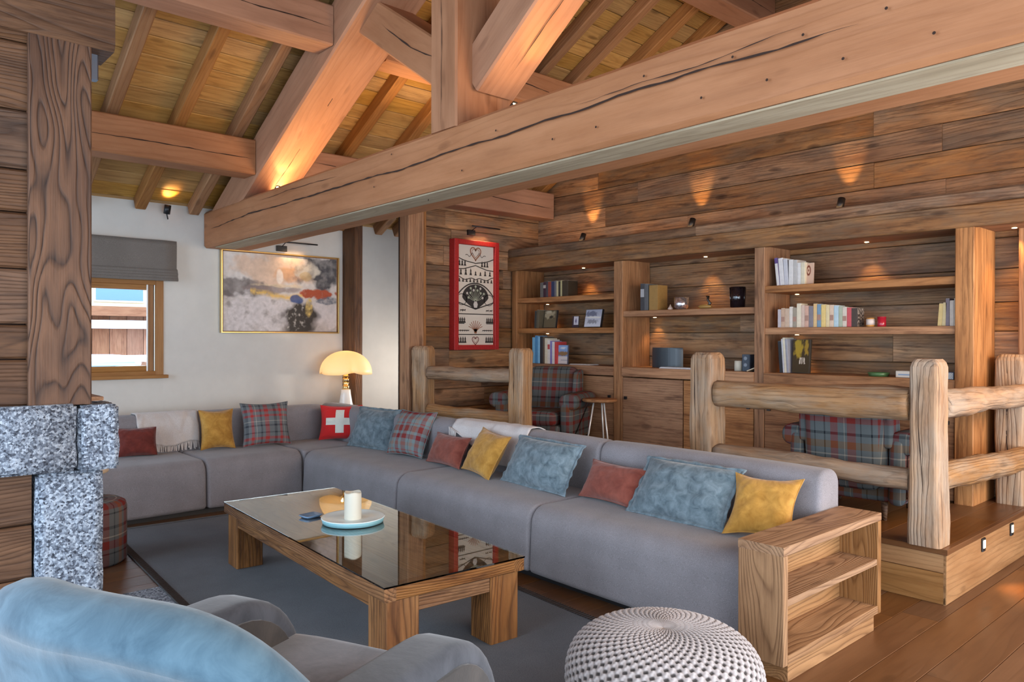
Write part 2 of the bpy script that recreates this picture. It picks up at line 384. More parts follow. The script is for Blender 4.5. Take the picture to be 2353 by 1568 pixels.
# raised floor (platform)
pf = thing('floor_raised', 'raised wooden platform floor behind the sofa with a boarded riser', 'platform', kind='structure')
y = 1.55
while y < 6.75:
    a = 4.66; y1 = min(y+.19, 6.75)
    for x0, x1 in ((a, 5.5+.4*rr.random()), (None, 6.46)):
        x0 = px1 if x0 is None else x0; px1 = x1
        box('floor_board', (x0+.001, y+.001, .29), (x1-.001, y1-.001, .317), W_FLOOR, pf, ch=.0015)
    y += .19
box('nosing', (4.63, 1.52, .285), (9.0, 1.55, .317), W_FLOOR, pf); box('nosing', (4.63, 1.55, .285), (4.66, 6.75, .317), W_FLOOR, pf)
W_RIS = wood('riser_oak', (.12, .05, .018), (.30, .145, .058), (.42, .23, .105), ring=11, rmix=.35, knots=.5, var=.25, rough=.4, stain=.35)
box('riser_board', (4.645, 1.535, 0), (4.67, 4.2, .175), W_RIS, pf); box('riser_board', (4.645, 1.535, .178), (4.67, 3.4, .285), W_RIS, pf)
box('riser_board', (4.645, 4.2, 0), (4.67, 6.75, .175), W_RIS, pf); box('riser_board', (4.645, 3.4, .178), (4.67, 6.75, .285), W_RIS, pf)
for x0, x1 in ((4.645, 6.5), (6.5, 9.0)): box('riser_board', (x0, 1.53, 0), (x1-.001, 1.545, .285), W_RIS, pf)
for x0, x1, y0, y1 in ((6.47, 9.0, 1.55, 1.75),): box('floor_board', (x0, y0, .29), (x1, y1, .317), W_FLOOR, pf)

# white wall with window opening
wx0, wx1, wz0, wz1 = .75, 2.36, 1.125, 2.06
wall = thing('wall_back', 'white plastered wall with a window and a gilt framed painting', 'wall', kind='structure')
def wallbox(x0, x1, z0, z1):
    box('plaster', (x0, 7.7, z0), (x1, 8.05, z1), PLASTER, wall, ch=0)
wallbox(-3, wx0, 0, 3.0); wallbox(wx1, 6.5, 0, 3.0); wallbox(wx0, wx1, 0, wz0); wallbox(wx0, wx1, wz1, 3.0)
win = thing('window_1', 'pine framed window on the white wall looking out on snow and chalets', 'window', (1.55, 7.7, 1.12), kind='structure')
box('window_frame', (wx1-.075, 7.69, wz0), (wx1, 7.80, wz1), W_WIN, win); box('window_frame', (wx0, 7.69, wz0), (wx0+.07, 7.80, wz1), W_WIN, win)
box('window_frame', (wx0+.07, 7.69, wz1-.06), (wx1-.075, 7.80, wz1), W_WIN, win); box('window_frame', (wx0+.07, 7.69, wz0), (wx1-.075, 7.80, wz0+.05), W_WIN, win)
for x0, x1 in ((wx1-.135, wx1-.085), (wx0+.08, wx0+.13), (1.49, 1.55)): box('sash', (x0, 7.71, wz0+.05), (x1, 7.76, wz1-.06), W_WIN, win)
box('sash', (1.55, 7.71, wz0+.05), (wx1-.135, 7.76, wz0+.10), W_WIN, win); box('sash', (1.55, 7.71, wz1-.11), (wx1-.135, 7.76, wz1-.06), W_WIN, win); box('sash', (wx0+.13, 7.71, wz0+.05), (1.49, 7.76, wz0+.10), W_WIN, win); box('sash', (wx0+.13, 7.71, wz1-.11), (1.49, 7.76, wz1-.06), W_WIN, win)
box('seal_strip', (wx1-.15, 7.700, wz0+.05), (wx1-.137, 7.712, wz1-.06), plain('white_seal', (.8, .8, .78), .5), win)
box('seal_strip', (wx1-.083, 7.70, wz0+.05), (wx1-.076, 7.706, wz1-.06), plain('steel', (.5, .5, .5), .35, 1), win)
box('sash', (wx1-.084, 7.74, wz0+.051), (wx1-.0755, 7.78, wz1-.061), W_WIN, win); box('window_sill', (wx0-.04, 7.64, wz0-.02), (wx1+.03, 7.72, wz0+.012), W_WIN, win)
gm, gnt, gb = nmat('window_glass'); gb.inputs['Transmission Weight'].default_value = 1; gb.inputs['Roughness'].default_value = 0; gb.inputs['IOR'].default_value = 1.02; gb.inputs['Base Color'].default_value = (.97, .99, 1, 1)
box('pane', (wx0+.12, 7.733, wz0+.09), (1.50, 7.738, wz1-.1), gm, win, ch=0); box('pane', (1.54, 7.733, wz0+.09), (wx1-.13, 7.738, wz1-.1), gm, win, ch=0)

# roman blind
bl = thing('roman_blind', 'dark grey fabric roman blind half lowered over the window', 'blind', (1.6, 7.62, 2.42))
BLD = fabric('blind_cloth', (.125, .112, .10), (.20, .18, .165), 300)
bw0, bw1 = .7, 2.46
def sheet(name, path, x0, x1, mat, parent, nx=14, th=.006, wob=.003):
    vs = []; fs = []; m = len(path)
    for i in range(nx+1):
        x = x0+(x1-x0)*i/nx
        for (yy, zz) in path: vs.append((x, yy+wob*noise.noise(Vector((x*4, zz*9, 2))), zz+wob*noise.noise(Vector((x*5, zz*9, 8)))))
    for i in range(nx):
        for j in range(m-1): fs.append((i*m+j, i*m+j+1, (i+1)*m+j+1, (i+1)*m+j))
    o = mk(name, vs, fs, mat, parent, Matrix.Identity(4), True, world=True)
    md = o.modifiers.new('s', 'SOLIDIFY'); md.thickness = th; return o
sheet('blind_cloth', [(7.655, 2.42), (7.61, 2.425), (7.605, 2.38), (7.61, 2.16), (7.60, 2.12)], bw0, bw1-.005, BLD, bl)
for k in range(4):
    z = 2.128-k*.026
    sheet('fold', [(7.625, z+.03), (7.60-.004*k, z+.02), (7.590-.004*k, z-.002), (7.598-.004*k, z-.014), (7.62, z-.012)], bw0, bw1+.002*(k % 2), BLD, bl)
box('headrail', (bw0, 7.64, 2.385), (bw1-.01, 7.69, 2.42), BLACK, bl)

# dark timber post on the white wall, corner post of the alcove
t1 = beam('trim_1', (4.345, 7.56, 0), (4.345, 7.56, 2.85), .28, .10, W_DARK, None, ch=.008, upv=(1, 0, 0), seg=10, nz=.003)
tag(t1, 'dark brushed timber upright on the white wall behind the lamp', 'post', kind='structure')
t2 = thing('trim_2', 'brown timber upright pair where the white wall meets the plank alcove', 'post', (4.56, 6.75, .0), kind='structure')
beam('post_board', (4.555, 6.69, 0), (4.555, 6.69, 2.95), .17, .20, W_SHELF, t2, ch=.008, upv=(1, 0, 0), seg=10, nz=.002)
beam('post_board', (4.695, 6.725, .317), (4.695, 6.725, 2.95), .10, .075, W_SHELF, t2, ch=.004, upv=(1, 0, 0))

# alcove wall planks
al = thing('wall_alcove', 'dark reclaimed plank wall of the alcove behind the red framed panel', 'wall', kind='structure')
z = .317
while z < 3.40:
    h = .19+.05*rr.random(); zt = min(z+h, 3.42); cut = 5.0+1.2*rr.random()
    for x0, x1 in ((4.66, cut), (cut, 6.46)):
        d = .006*rr.random(); box('wall_plank', (x0+.001, 6.75-.012-d, z+.002), (x1-.001, 6.79, zt-.002), W_WALL, al, ch=.005)
    z += h
mk('wall_core', [(4.45, 6.785, 0), (6.6, 6.785, 0), (6.6, 6.785, 3.45), (4.45, 6.785, 3.45)], [(0, 3, 2, 1)], CRACK, al, Matrix.Identity(4), world=True)

# roof geometry
SL = .52; RY = 3.7
def deck(y): return 2.79+SL*(7.7-y) if y > RY else 2.79+SL*(y-(2*RY-7.7))
# gable plank wall (right)
gw = thing('wall_right', 'reclaimed plank gable wall behind and above the bookcase', 'wall', kind='structure')
z = .317; hs = []
while z < 4.9:
    h = .205+.06*rr.random(); zt = min(z+h, 4.85)
    lim = 7.7-(max(z, 2.8)-2.79)/SL if z > 2.79 else 6.78
    ya = -0.9 if z < 2.6 else max(-.9, 2*RY-lim); yb = min(6.75, lim)
    y = ya
    while y < yb-.05:
        y1 = min(yb, y+1.6+2.0*rr.random());
        if yb-y1 < .5: y1 = yb
        d = .012*rr.random()
        box('wall_plank', (6.46-d, y+.001, z+.002), (6.50, y1-.001, zt-.002), W_WALL, gw, ch=.006); y = y1
    z += h
mk('wall_core', [(6.505, -.9, 0), (6.505, 6.8, 0), (6.505, 6.8, 3.3), (6.505, 3.7, 4.95), (6.505, -.9, 2.5)], [(0, 1, 2, 3, 4)], CRACK, gw, Matrix.Identity(4), world=True)
for yy in (1.55,): beam('upright', (6.41, yy, .317), (6.41, yy, 2.3), .16, .1, W_SHELF, gw, ch=.006, upv=(1, 0, 0))

# ceiling: deck boards, rafters, purlins
ce = thing('ceiling', 'sloping spruce board ceiling with exposed rafters and purlins', 'ceiling', kind='structure')
ct = cos(math.atan(SL)); st_ = sin(math.atan(SL))
for side in (1, -1):
    s = 0; Lmax = (4.02 if side > 0 else 4.9)/ct
    while s < Lmax-.01:
        wd = .165+.03*rr.random(); s1 = min(s+wd, Lmax); sm = (s+s1)/2
        # s measured from the ridge down
        yc = RY+side*sm*ct; zc = deck(RY)-sm*st_
        nrm = Vector((0, -side*-st_*-1, ct)); nrm = Vector((0, side*st_, ct))
        xs = [-2.6, -.4+1.5*rr.random(), 2.6+1.2*rr.random(), 6.48] if side > 0 else [-2.6, 2+rr.random(), 6.48]
        for xa, xb in zip(xs, xs[1:]):
            c = Vector((0, yc, zc))+nrm*.012
            beam('ceiling_board', (xa+.001, c.y, c.z), (xb-.001, c.y, c.z), (s1-s)-.007, .022, W_CEIL, ce, ch=.005, upv=nrm)
        s = s1
    mk('roof_core', [(-2.7, RY, deck(RY)+.03), (6.6, RY, deck(RY)+.03), (6.6, RY+side*Lmax*ct, deck(RY)+.03-Lmax*st_), (-2.7, RY+side*Lmax*ct, deck(RY)+.03-Lmax*st_)], [(0, 1, 2, 3)], CRACK, ce, Matrix.Identity(4), world=True)
for xr in (-.95, -.45, .08, .6, 1.12, 1.62, 2.13, 2.62, 3.32, 3.70, 4.22, 4.72, 4.98, 5.42, 5.92, 6.36):
    for side in (1, -1):
        y0 = RY+side*.16; y1 = 7.70 if side > 0 else -1.0
        if xr < 2.7 and side > 0: pass
        off = .066
        a = Vector((xr, y0, deck(y0)-off)); b_ = Vector((xr, y1, deck(y1)-off))
        if side > 0: b_.y = 7.64; b_.z = deck(7.64)-off
        beam('rafter', a, b_, .095, .125, W_RAFT, ce, ch=.008, seg=6, nz=.002)
def purl(y0, y1, z0, z1, xa, xb, cr=None):
    o = beam('purlin', (xa, (y0+y1)/2, (z0+z1)/2), (xb, (y0+y1)/2, (z0+z1)/2), y1-y0, z1-z0, W_BEAM, ce, ch=.01, seg=14, nz=.003)
    crack('crack', [(xa+.1, y0-.004, z0+(z1-z0)*.62), ((xa+xb)/2, y0-.004, z0+(z1-z0)*.5), (xb-.02, y0-.004, z0+(z1-z0)*.42)], .008, o, (0, -1, 0), seed=int(y0*10))
for xa, xb in ((-2.5, 2.745), (3.205, 6.44)):
    purl(6.45, 6.70, 2.93, 3.235, xa, xb); purl(5.06, 5.31, 3.665, 3.96, xa, xb)
    purl(.70, .95, 2.93, 3.235, xa, xb); purl(2.09, 2.34, 3.665, 3.96, xa, xb)
purl(3.58, 3.83, 4.36, 4.66, -2.5, 6.44)

# roof truss
tr = thing('roof_truss', 'massive reddish timber truss with tie beam, king post and struts crossing the lounge', 'roof truss', (2.97, 3.7, 2.4))
tb = beam('tie_beam', (2.965, 7.69, 2.572), (2.985, -.95, 2.628), .44, .362, W_BEAM, tr, ch=.022, seg=60, nz=.003)
crack('crack', [(2.744, 7.5, 2.56), (2.744, 6.6, 2.60), (2.744, 5.3, 2.60), (2.744, 4.2, 2.60), (2.744, 3.0, 2.625), (2.744, 2.2, 2.64), (2.744, 1.2, 2.63)], .010, tb, (-1, 0, 0), seed=5)
crack('crack', [(2.744, 6.4, 2.69), (2.744, 5.6, 2.70), (2.744, 5.0, 2.69)], .004, tb, (-1, 0, 0), seed=8)
crack('crack', [(2.744, 2.6, 2.66), (2.744, 2.0, 2.665), (2.744, 1.4, 2.69)], .004, tb, (-1, 0, 0), seed=9)
vs = []; fs = []
for (yy, zz) in ((1.713, 2.656), (1.41, 2.657), (1.104, 2.659), (0.949, 2.526), (1.256, 2.524), (1.559, 2.523), (1.863, 2.524), (2.17, 2.695), (2.461, 2.523), (2.759, 2.522), (3.206, 2.657), (3.512, 2.484), (4.269, 2.715), (3.848, 2.356), (4.486, 2.531)):      # old nail holes
    i0 = len(vs); vs += [(2.7425, yy+.006*cos(k*pi/4), zz+.006*sin(k*pi/4)) for k in range(8)]; fs.append(tuple(range(i0, i0+8)))
tag(mk('nail_holes', vs, fs, CRACK, tb, Matrix.Identity(4), world=True), kind='stuff')
# greyer weathered board let into the underside
beam('underside_board', (2.885, 7.5, 2.388), (2.885, -.9, 2.440), .20, .010, W_BEAMG, tb, ch=.003, seg=20, nz=.001)
beam('principal_rafter', (2.965, 7.52, 2.556), (2.965, 3.86, 4.44), .43, .335, W_BEAM, tr, ch=.015, seg=30, nz=.003)
beam('principal_rafter', (2.965, -.4, 2.40), (2.965, 3.54, 4.43), .43, .335, W_BEAM, tr, ch=.015, seg=30, nz=.003)
kp = beam('king_post', (2.97, 3.71, 2.765), (2.97, 3.71, 4.4), .26, .44, W_BEAM, tr, ch=.012, upv=(1, 0, 0), seg=20, nz=.003)
crack('crack', [(2.745, 3.73, 2.78), (2.745, 3.72, 3.3), (2.745, 3.73, 4.0)], .005, kp, (-1, 0, 0), seed=3)
s1_ = beam('strut', (3.0, 3.78, 3.155), (3.0, 4.85, 3.87), .30, .27, W_BEAM, tr, ch=.012, seg=10, nz=.003)
crack('crack', [(2.846, 3.86, 3.25), (2.846, 4.2, 3.42), (2.846, 4.55, 3.70)], .010, s1_, (-1, 0, 0), seed=4)
s2_ = beam('strut', (3.03, 3.62, 3.10), (3.03, 2.45, 3.93), .31, .27, W_BEAM, tr, ch=.012, seg=10, nz=.003)
crack('crack', [(3.03, 3.40, 3.085), (3.03, 3.0, 3.365), (3.03, 2.6, 3.65)], .006, s2_, (0, -.58, -.815), seed=6)
sr = [o for o in bpy.data.objects if o.name.startswith('principal_rafter')][0]
crack('crack', [(2.97, 6.7, 2.79), (2.97, 5.5, 3.41), (2.97, 4.8, 3.77)], .006, sr, (0, -.457, -.889), seed=7)

# ---------------------------------------------------------------- chimney corner on the left
fp = thing('fireplace', 'timber clad chimney corner with rough granite mantel blocks at the left', 'fireplace', (.3, 4.0, 0))
z = 1.2; ys = 3.93
rows = [(1.19, 1.40), (1.40, 1.555), (1.555, 1.80), (1.80, 2.05), (2.05, 2.24), (2.24, 2.50), (2.50, 2.80), (2.80, 3.05)]
for a, b_ in rows: box('wall_plank', (-1.6, ys, a+.003), (.633, ys+.05, b_-.003), W_DARK, fp, ch=.01)
for a, b_ in ((0, .17), (.17, .42), (.42, .66), (.66, .90)): box('wall_plank', (-1.6, ys+.01, a+.003), (.65, ys+.06, b_-.003), W_DARK, fp, ch=.01)
beam('post', (.757, 4.03, 1.19), (.757, 4.03, 2.86), .25, .26, W_POST, fp, ch=.006, upv=(0, -1, 0), seg=8, nz=.001)
bm_ = beam('chimney_beam', (-1.6, 4.02, 3.05), (.975, 4.02, 3.05), .28, .42, W_DARK, fp, ch=.02, seg=16, nz=.006)
beam('bracket', (.90, 4.01, 2.72), (.90, 4.01, 2.845), .05, .06, plain('zinc', (.16, .17, .2), .45, .8), fp, ch=.006)
box('core', (-1.6, 3.975, 0), (.63, 4.5, 2.84), CRACK, fp, ch=0)
box('corner_shelf', (.87, 4.0, 1.196), (.955, 4.25, 1.215), W_SHELF, fp, ch=.003)
def stone(lo, hi, sd):
    bm = bmesh.new(); bmesh.ops.create_cube(bm, size=1)
    lo = Vector(lo); hi = Vector(hi); d = hi-lo
    for v in bm.verts: v.co = Vector((v.co.x*d.x, v.co.y*d.y, v.co.z*d.z))
    bmesh.ops.bevel(bm, geom=bm.edges[:], offset=.012, segments=2, affect='EDGES')
    bmesh.ops.subdivide_edges(bm, edges=[e for e in bm.edges if e.calc_length() > .05], cuts=8, use_grid_fill=True)
    bm.normal_update()
    for v in bm.verts: v.co += v.normal*(.010*noise.noise(v.co*14+Vector((sd, 0, 0)))+.005*noise.noise(v.co*35))
    me = bpy.data.meshes.new('granite_block'); bm.to_mesh(me); bm.free(); me.shade_smooth(); me.materials.append(GRAN)
    o = bpy.data.objects.new('granite_block', me); reg(o, Matrix.Translation((lo+hi)/2), fp)
stone((-1.6, 3.86, .895), (.812, 4.14, 1.195), 1); stone((.822, 3.87, .885), (.992, 4.16, 1.185), 2); stone((.662, 3.91, 0), (.932, 4.2, .885), 3)
he = mk('hearth_slab', [], [], GRAN, None); bpy.data.objects.remove(he)
he = box('trim_3', (-1.6, 3.0, 0.0), (1.50, 4.78, .004), GRAN, None, ch=.001); tag(he, 'speckled granite hearth slab let into the floor beside the rug', 'hearth', kind='structure')

#BOOKCASE
# ================================================================ BOOKCASE
XF = 6.0; XB = 6.445
bc = thing('bookcase', 'built-in reclaimed wood bookcase with open shelves above cupboard doors', 'bookcase', (6.2, 4.3, .317))
J = [(6.62, 6.705), (5.009, 5.126), (3.424, 3.52)]
for a, b_ in J: box('upright', (XF-.005, a, .317), (XB, b_, 2.30), W_SHELF, bc, ch=.004)
box('upright', (XF-.02, 1.80, .317), (XB, 1.924, 2.30), W_SHELF, bc, ch=.006)
box('header_board', (XF-.05, 1.0, 2.292), (XF+.03, 6.73, 2.452), W_WALL, bc, ch=.008)
box('header_board', (XF-.045, 1.0, 2.455), (XF+.03, 4.1, 2.548), W_WALL, bc, ch=.012); box('header_board', (XF-.045, 4.1, 2.455), (XF+.03, 6.73, 2.548), W_WALL, bc, ch=.012)
box('soffit', (XF+.03, 1.0, 2.30), (XB, 6.73, 2.33), W_SHELF, bc, ch=.002); box('top_board', (XF+.03, 1.0, 2.52), (XB, 6.73, 2.545), W_SHELF, bc, ch=.002)
def shelf(y0, y1, zt, th=.058): return box('shelf', (XF+.01, y0, zt-th), (XB, y1, zt), W_SHELF, bc, ch=.004)
bayL = (5.126, 6.62); bayM = (3.52, 5.009); bayR = (1.924, 3.424)
zL1, zL2, zM, zR1, zR2, zC = 1.965, 1.612, 1.778, 1.955, 1.594, 1.205
shelf(*bayL, zL1); shelf(*bayL, zL2); shelf(*bayM, zM); shelf(*bayR, zR1); shelf(*bayR, zR2)
for y0, y1 in (bayL, bayM, bayR):
    box('counter', (XF-.012, y0, zC-.095), (XB, y1, zC), W_SHELF, bc, ch=.005)
    ym = (y0+y1)/2
    for k, (a, b_) in enumerate(((y0, ym), (ym, y1))):
        d = beam('door', (XF+.012, a+.006, .715), (XF+.012, b_-.006, .715), .025, .77, W_SHELF, bc, ch=.003)
        if y0 == bayL[0] and k == 1: ky = b_-.05
        else: ky = (a+.05) if k == 0 else (b_-.05)
        beam('knob', (XF-.004, ky, .893), (XF-.022, ky, .893), .03, .03, BLACK, d, ch=.004)
box('plinth', (XF+.03, 1.93, .317), (XF+.06, 6.62, .34), W_DARK, bc)
# small recessed downlights of the bookcase
def downlight(y, z, pw=1.0, x=6.39):
    t = lathe('downlight', [(.014, 0), (.017, -.002), (.017, -.004), (.012, -.005)], GLOW, bc, Matrix.Translation((x, y, z)), n=16, world=True)
    light('SPOT', 'downlight_lamp', (x, y, z-.012), pw, WARM, (x+.02, y, z-1), spot_size=radians(75), spot_blend=.8, shadow_soft_size=.012)
for y, z in ((6.50, zL1-.058), (6.50, zL2-.058), (4.90, zM-.058), (3.33, zR1-.058), (3.33, zR2-.058)): downlight(y, z, 5.0)
for y in (5.87, 4.25, 2.7): downlight(y, 2.30, 14, 6.34)  # fixtures assumed here, placed for the glow at the bay tops
downlight(1.64, 2.30, 16, 6.30)  # assumed fixture, placed for the glow on the end post and floor

#FURN
# ================================================================ SOFA
sofa = thing('corner_sofa', 'large grey wool modular corner sofa along two sides of the rug', 'sofa', (3.5, 4.2, 0))
XS, XR = 3.18, 4.06; YS, YR = 6.45, 7.38; ZS, ZB = .46, .80
# seat profile in (depth, height): depth 0 at the front
def seat_prof(dep, r=.11): return rpoly([(0, .05), (dep, .05), (dep, ZS), (.02, ZS)], [.03, .02, .02, r], 7)
def back_prof(th=.27): return rpoly([(0.02, .12), (th, .12), (th, ZB), (.05, ZB)], [.02, .02, .085, .085], 7)
def soft_y(name, prof, y0, y1, x0, r=.03, puff=.006):      # swept along world Y, depth towards +X
    M = Matrix(((0, 1, 0, x0), (1, 0, 0, (y0+y1)/2), (0, 0, 1, 0), (0, 0, 0, 1)))
    vs = loft_soft(name, prof, y1-y0, r, SOFA, sofa, M, puff=puff); return vs
def soft_x(name, prof, x0, x1, y0, r=.03, puff=.006):      # swept along world X, depth towards +Y
    M = Matrix(((1, 0, 0, (x0+x1)/2), (0, 1, 0, y0), (0, 0, 1, 0), (0, 0, 0, 1)))
    return loft_soft(name, prof, x1-x0, r, SOFA, sofa, M, puff=puff)
for a, b_ in ((1.865, 3.405), (3.41, 4.90), (4.905, 6.445)):
    soft_y('seat', seat_prof(.66), a, b_, XS); 
for a, b_ in ((1.865, 3.405), (3.41, 4.90), (4.905, 6.445), (6.45, 7.38)): soft_y('backrest', back_prof(), a, b_, XR-.27)
for a, b_ in ((.75, 2.33), (2.335, 3.205)): soft_x('seat', seat_prof(.66), a, b_, YS); soft_x('backrest', back_prof(), a, b_, YR-.27)
soft_x('seat', seat_prof(.66, .03), 3.21, 3.80, YS-.0); soft_x('backrest', back_prof(), 3.21, 3.79, YR-.27)
box('base', (XS+.08, 1.9, 0), (XR-.05, 7.3, .05), BLACK, sofa, ch=0); box('base', (.8, YS+.08, 0), (XS+.1, YR-.05, .05), BLACK, sofa, ch=0)

# open shelf box at the end of the sofa
ob = thing('side_shelf', 'open larch shelf unit standing at the near end of the sofa', 'shelf', (3.53, 1.74, 0))
bx0, bx1, by0, by1, bh = 3.03, 4.03, 1.635, 1.855, .60; th = .04
box('top', (bx0, by0, bh-th), (bx1, by1, bh), W_BOX, ob, ch=.003); box('side_panel', (bx0, by0, .085), (bx0+th, by1, bh-th), W_BOX, ob, ch=.003)
box('side_panel', (bx1-th, by0, .085), (bx1, by1, bh-th), W_BOX, ob, ch=.003); box('bottom', (bx0+th, by0, .085), (bx1-th, by1, .085+th), W_BOX, ob, ch=.003)
box('shelf', (bx0+th, by0+.005, .335), (bx1-th, by1-.02, .365), W_BOX, ob, ch=.002); box('back_panel', (bx0+th, by1-.02, .125), (bx1-th, by1-.002, bh-th), W_BOX, ob, ch=.001)
box('plinth', (bx0+.06, by0+.012, 0), (bx1-.06, by1-.02, .085), W_BOX, ob, ch=.002)

# ---------------------------------------------------------------- rug
RUG = fabric('rug_weave', (.042, .043, .052), (.10, .10, .115), 260)
rg = thing('rug', 'dark grey woven rug with a ribbed border under the coffee table', 'rug', (2.225, 3.70, 0), radians(-3.4))
box('rug_field', (-.80, -2.6, 0.001), (.80, 2.6, .010), RUG, rg, ch=.002, world=False)
RB = fabric('rug_border', (.03, .03, .034), (.07, .07, .075), 200)
for lo, hi in (((-.845, -2.6, .001), (-.80, 2.6, .013)), ((.80, -2.6, .001), (.845, 2.6, .013)), ((-.845, 2.6, .001), (.845, 2.645, .013)), ((-.845, -2.645, .001), (.845, -2.6, .013))): box('rug_binding', lo, hi, RB, rg, ch=.003, world=False)
vs = []; fs = []
for k in range(260):
    yy = -2.59+k*.02
    for xx in (-.82, .82):
        i = len(vs); vs += [(xx-.022, yy, .0132), (xx+.022, yy, .0132), (xx+.022, yy+.007, .0132), (xx-.022, yy+.007, .0132), (xx-.022, yy, .016), (xx+.022, yy, .016), (xx+.022, yy+.007, .016), (xx-.022, yy+.007, .016)]
        fs += [(i+4, i+5, i+6, i+7), (i, i+1, i+5, i+4), (i+2, i+3, i+7, i+6), (i+1, i+2, i+6, i+5), (i+3, i, i+4, i+7)]
tag(mk('rug_stitching', vs, fs, CRACK, rg), kind='stuff')

# ---------------------------------------------------------------- coffee table
ct_ = thing('coffee_table', 'low reclaimed wood coffee table with a plate glass top', 'table', (2.225, 3.86, .012), radians(-3.6))
tw, tl, tz = .78, 2.17, .395
def lb(name, lo, hi, mat=W_TAB, ch=.004, **k): return box(name, lo, hi, mat, ct_, ch=ch, world=False)
for k in range(4):
    x0 = -tw/2+.06+k*(tw-.12)/4; box('top_board', (x0+.001, -tl/2+.06, tz-.045), (x0+(tw-.12)/4-.001, tl/2-.06, tz-.004), W_BOX, ct_, ch=.002, world=False)
lb('frame_rail', (-tw/2, -tl/2, tz-.06), (-tw/2+.06, tl/2, tz)); lb('frame_rail', (tw/2-.06, -tl/2, tz-.06), (tw/2, tl/2, tz))
lb('frame_rail', (-tw/2+.06, -tl/2, tz-.06), (tw/2-.06, -tl/2+.06, tz)); lb('frame_rail', (-tw/2+.06, tl/2-.06, tz-.06), (tw/2-.06, tl/2, tz))
lb('apron', (-tw/2+.025, -tl/2+.17, tz-.13), (-tw/2+.055, tl/2-.17, tz-.06)); lb('apron', (tw/2-.055, -tl/2+.17, tz-.13), (tw/2-.025, tl/2-.17, tz-.06))
lb('apron', (-tw/2+.19, -tl/2+.03, tz-.14), (tw/2-.19, -tl/2+.06, tz-.06)); lb('apron', (-tw/2+.19, tl/2-.06, tz-.14), (tw/2-.19, tl/2-.03, tz-.06))
for sx in (-1, 1):
    for sy in (-1, 1):
        cx = sx*(tw/2-.105); cy = sy*(tl/2-.105)
        beam('leg', (cx, cy, 0), (cx, cy, tz-.06), .17, .17, W_TAB, ct_, ch=.006, upv=(1, 0, 0), world=False)
gl, gnt, gb = nmat('table_glass'); gb.inputs['Transmission Weight'].default_value = 1; gb.inputs['Roughness'].default_value = .0; gb.inputs['IOR'].default_value = 1.52; gb.inputs['Base Color'].default_value = (.86, .95, .92, 1)
gb.inputs['Coat Weight'].default_value = .25; gb.inputs['Coat IOR'].default_value = 1.5
lb('glass_top', (-tw/2-.003, -tl/2-.003, tz+.001), (tw/2+.003, tl/2+.003, tz+.009), gl, ch=.001)
TZ = .012+tz+.0095

# tray, candle, dish on the table
TRY = plain('pale_blue_enamel', (.20, .40, .44), .45, noise_=.05, nsc=20)
tray = thing('round_tray', 'pale turquoise round metal tray on the glass table', 'tray', (2.262, 3.925, TZ))
lathe('tray_base', [(.0, .002), (.165, .002), (.175, .004), (.182, .03), (.178, .031), (.170, .008), (.0, .006)], TRY, tray, n=48)
lathe('rim', [(.179, .029), (.184, .031), (.182, .035), (.177, .033)], plain('white_rim', (.75, .85, .85), .3), tray, n=48)
cd = thing('pillar_candle', 'thick ivory pillar candle standing on the turquoise tray', 'candle', (2.235, 3.88, TZ+.0065))
lathe('wax', [(.0, 0), (.048, 0), (.049, .006), (.049, .172), (.047, .182), (.043, .180), (.036, .168), (.0, .164)], plain('ivory_wax', (.60, .55, .45), .5, spec=.4), cd, n=32, rf=lambda a, r, z: (1, (.004*sin(3*a+1) if z > .17 and r > .04 else 0)))
tube('wick', [(2.235, 3.88, TZ+.17), (2.236, 3.881, TZ+.185)], .0014, BLACK, cd, 6)
ds = thing('small_dish', 'small blue glass square dish left of the tray', 'dish', (2.135, 4.205, TZ), radians(10))
DG = plain('blue_glass', (.16, .27, .42), .08, spec=.8)
def rect_ring(h0, h1, a, b_): pass
vs = []; fs = []
for (hw, z) in ((.045, 0), (.058, .014), (.055, .016), (.040, .004)):
    for p in rsec(hw*2.1, hw*1.7, .018, 3): vs.append((p[0], p[1], z))
n = 16
for j in range(3):
    for i in range(n): fs.append((j*n+i, j*n+(i+1) % n, (j+1)*n+(i+1) % n, (j+1)*n+i))
fs.append(tuple(range(n))[::-1]); fs.append(tuple(range(3*n, 4*n)))
mk('dish_body', vs, fs, DG, ds, smooth=True)

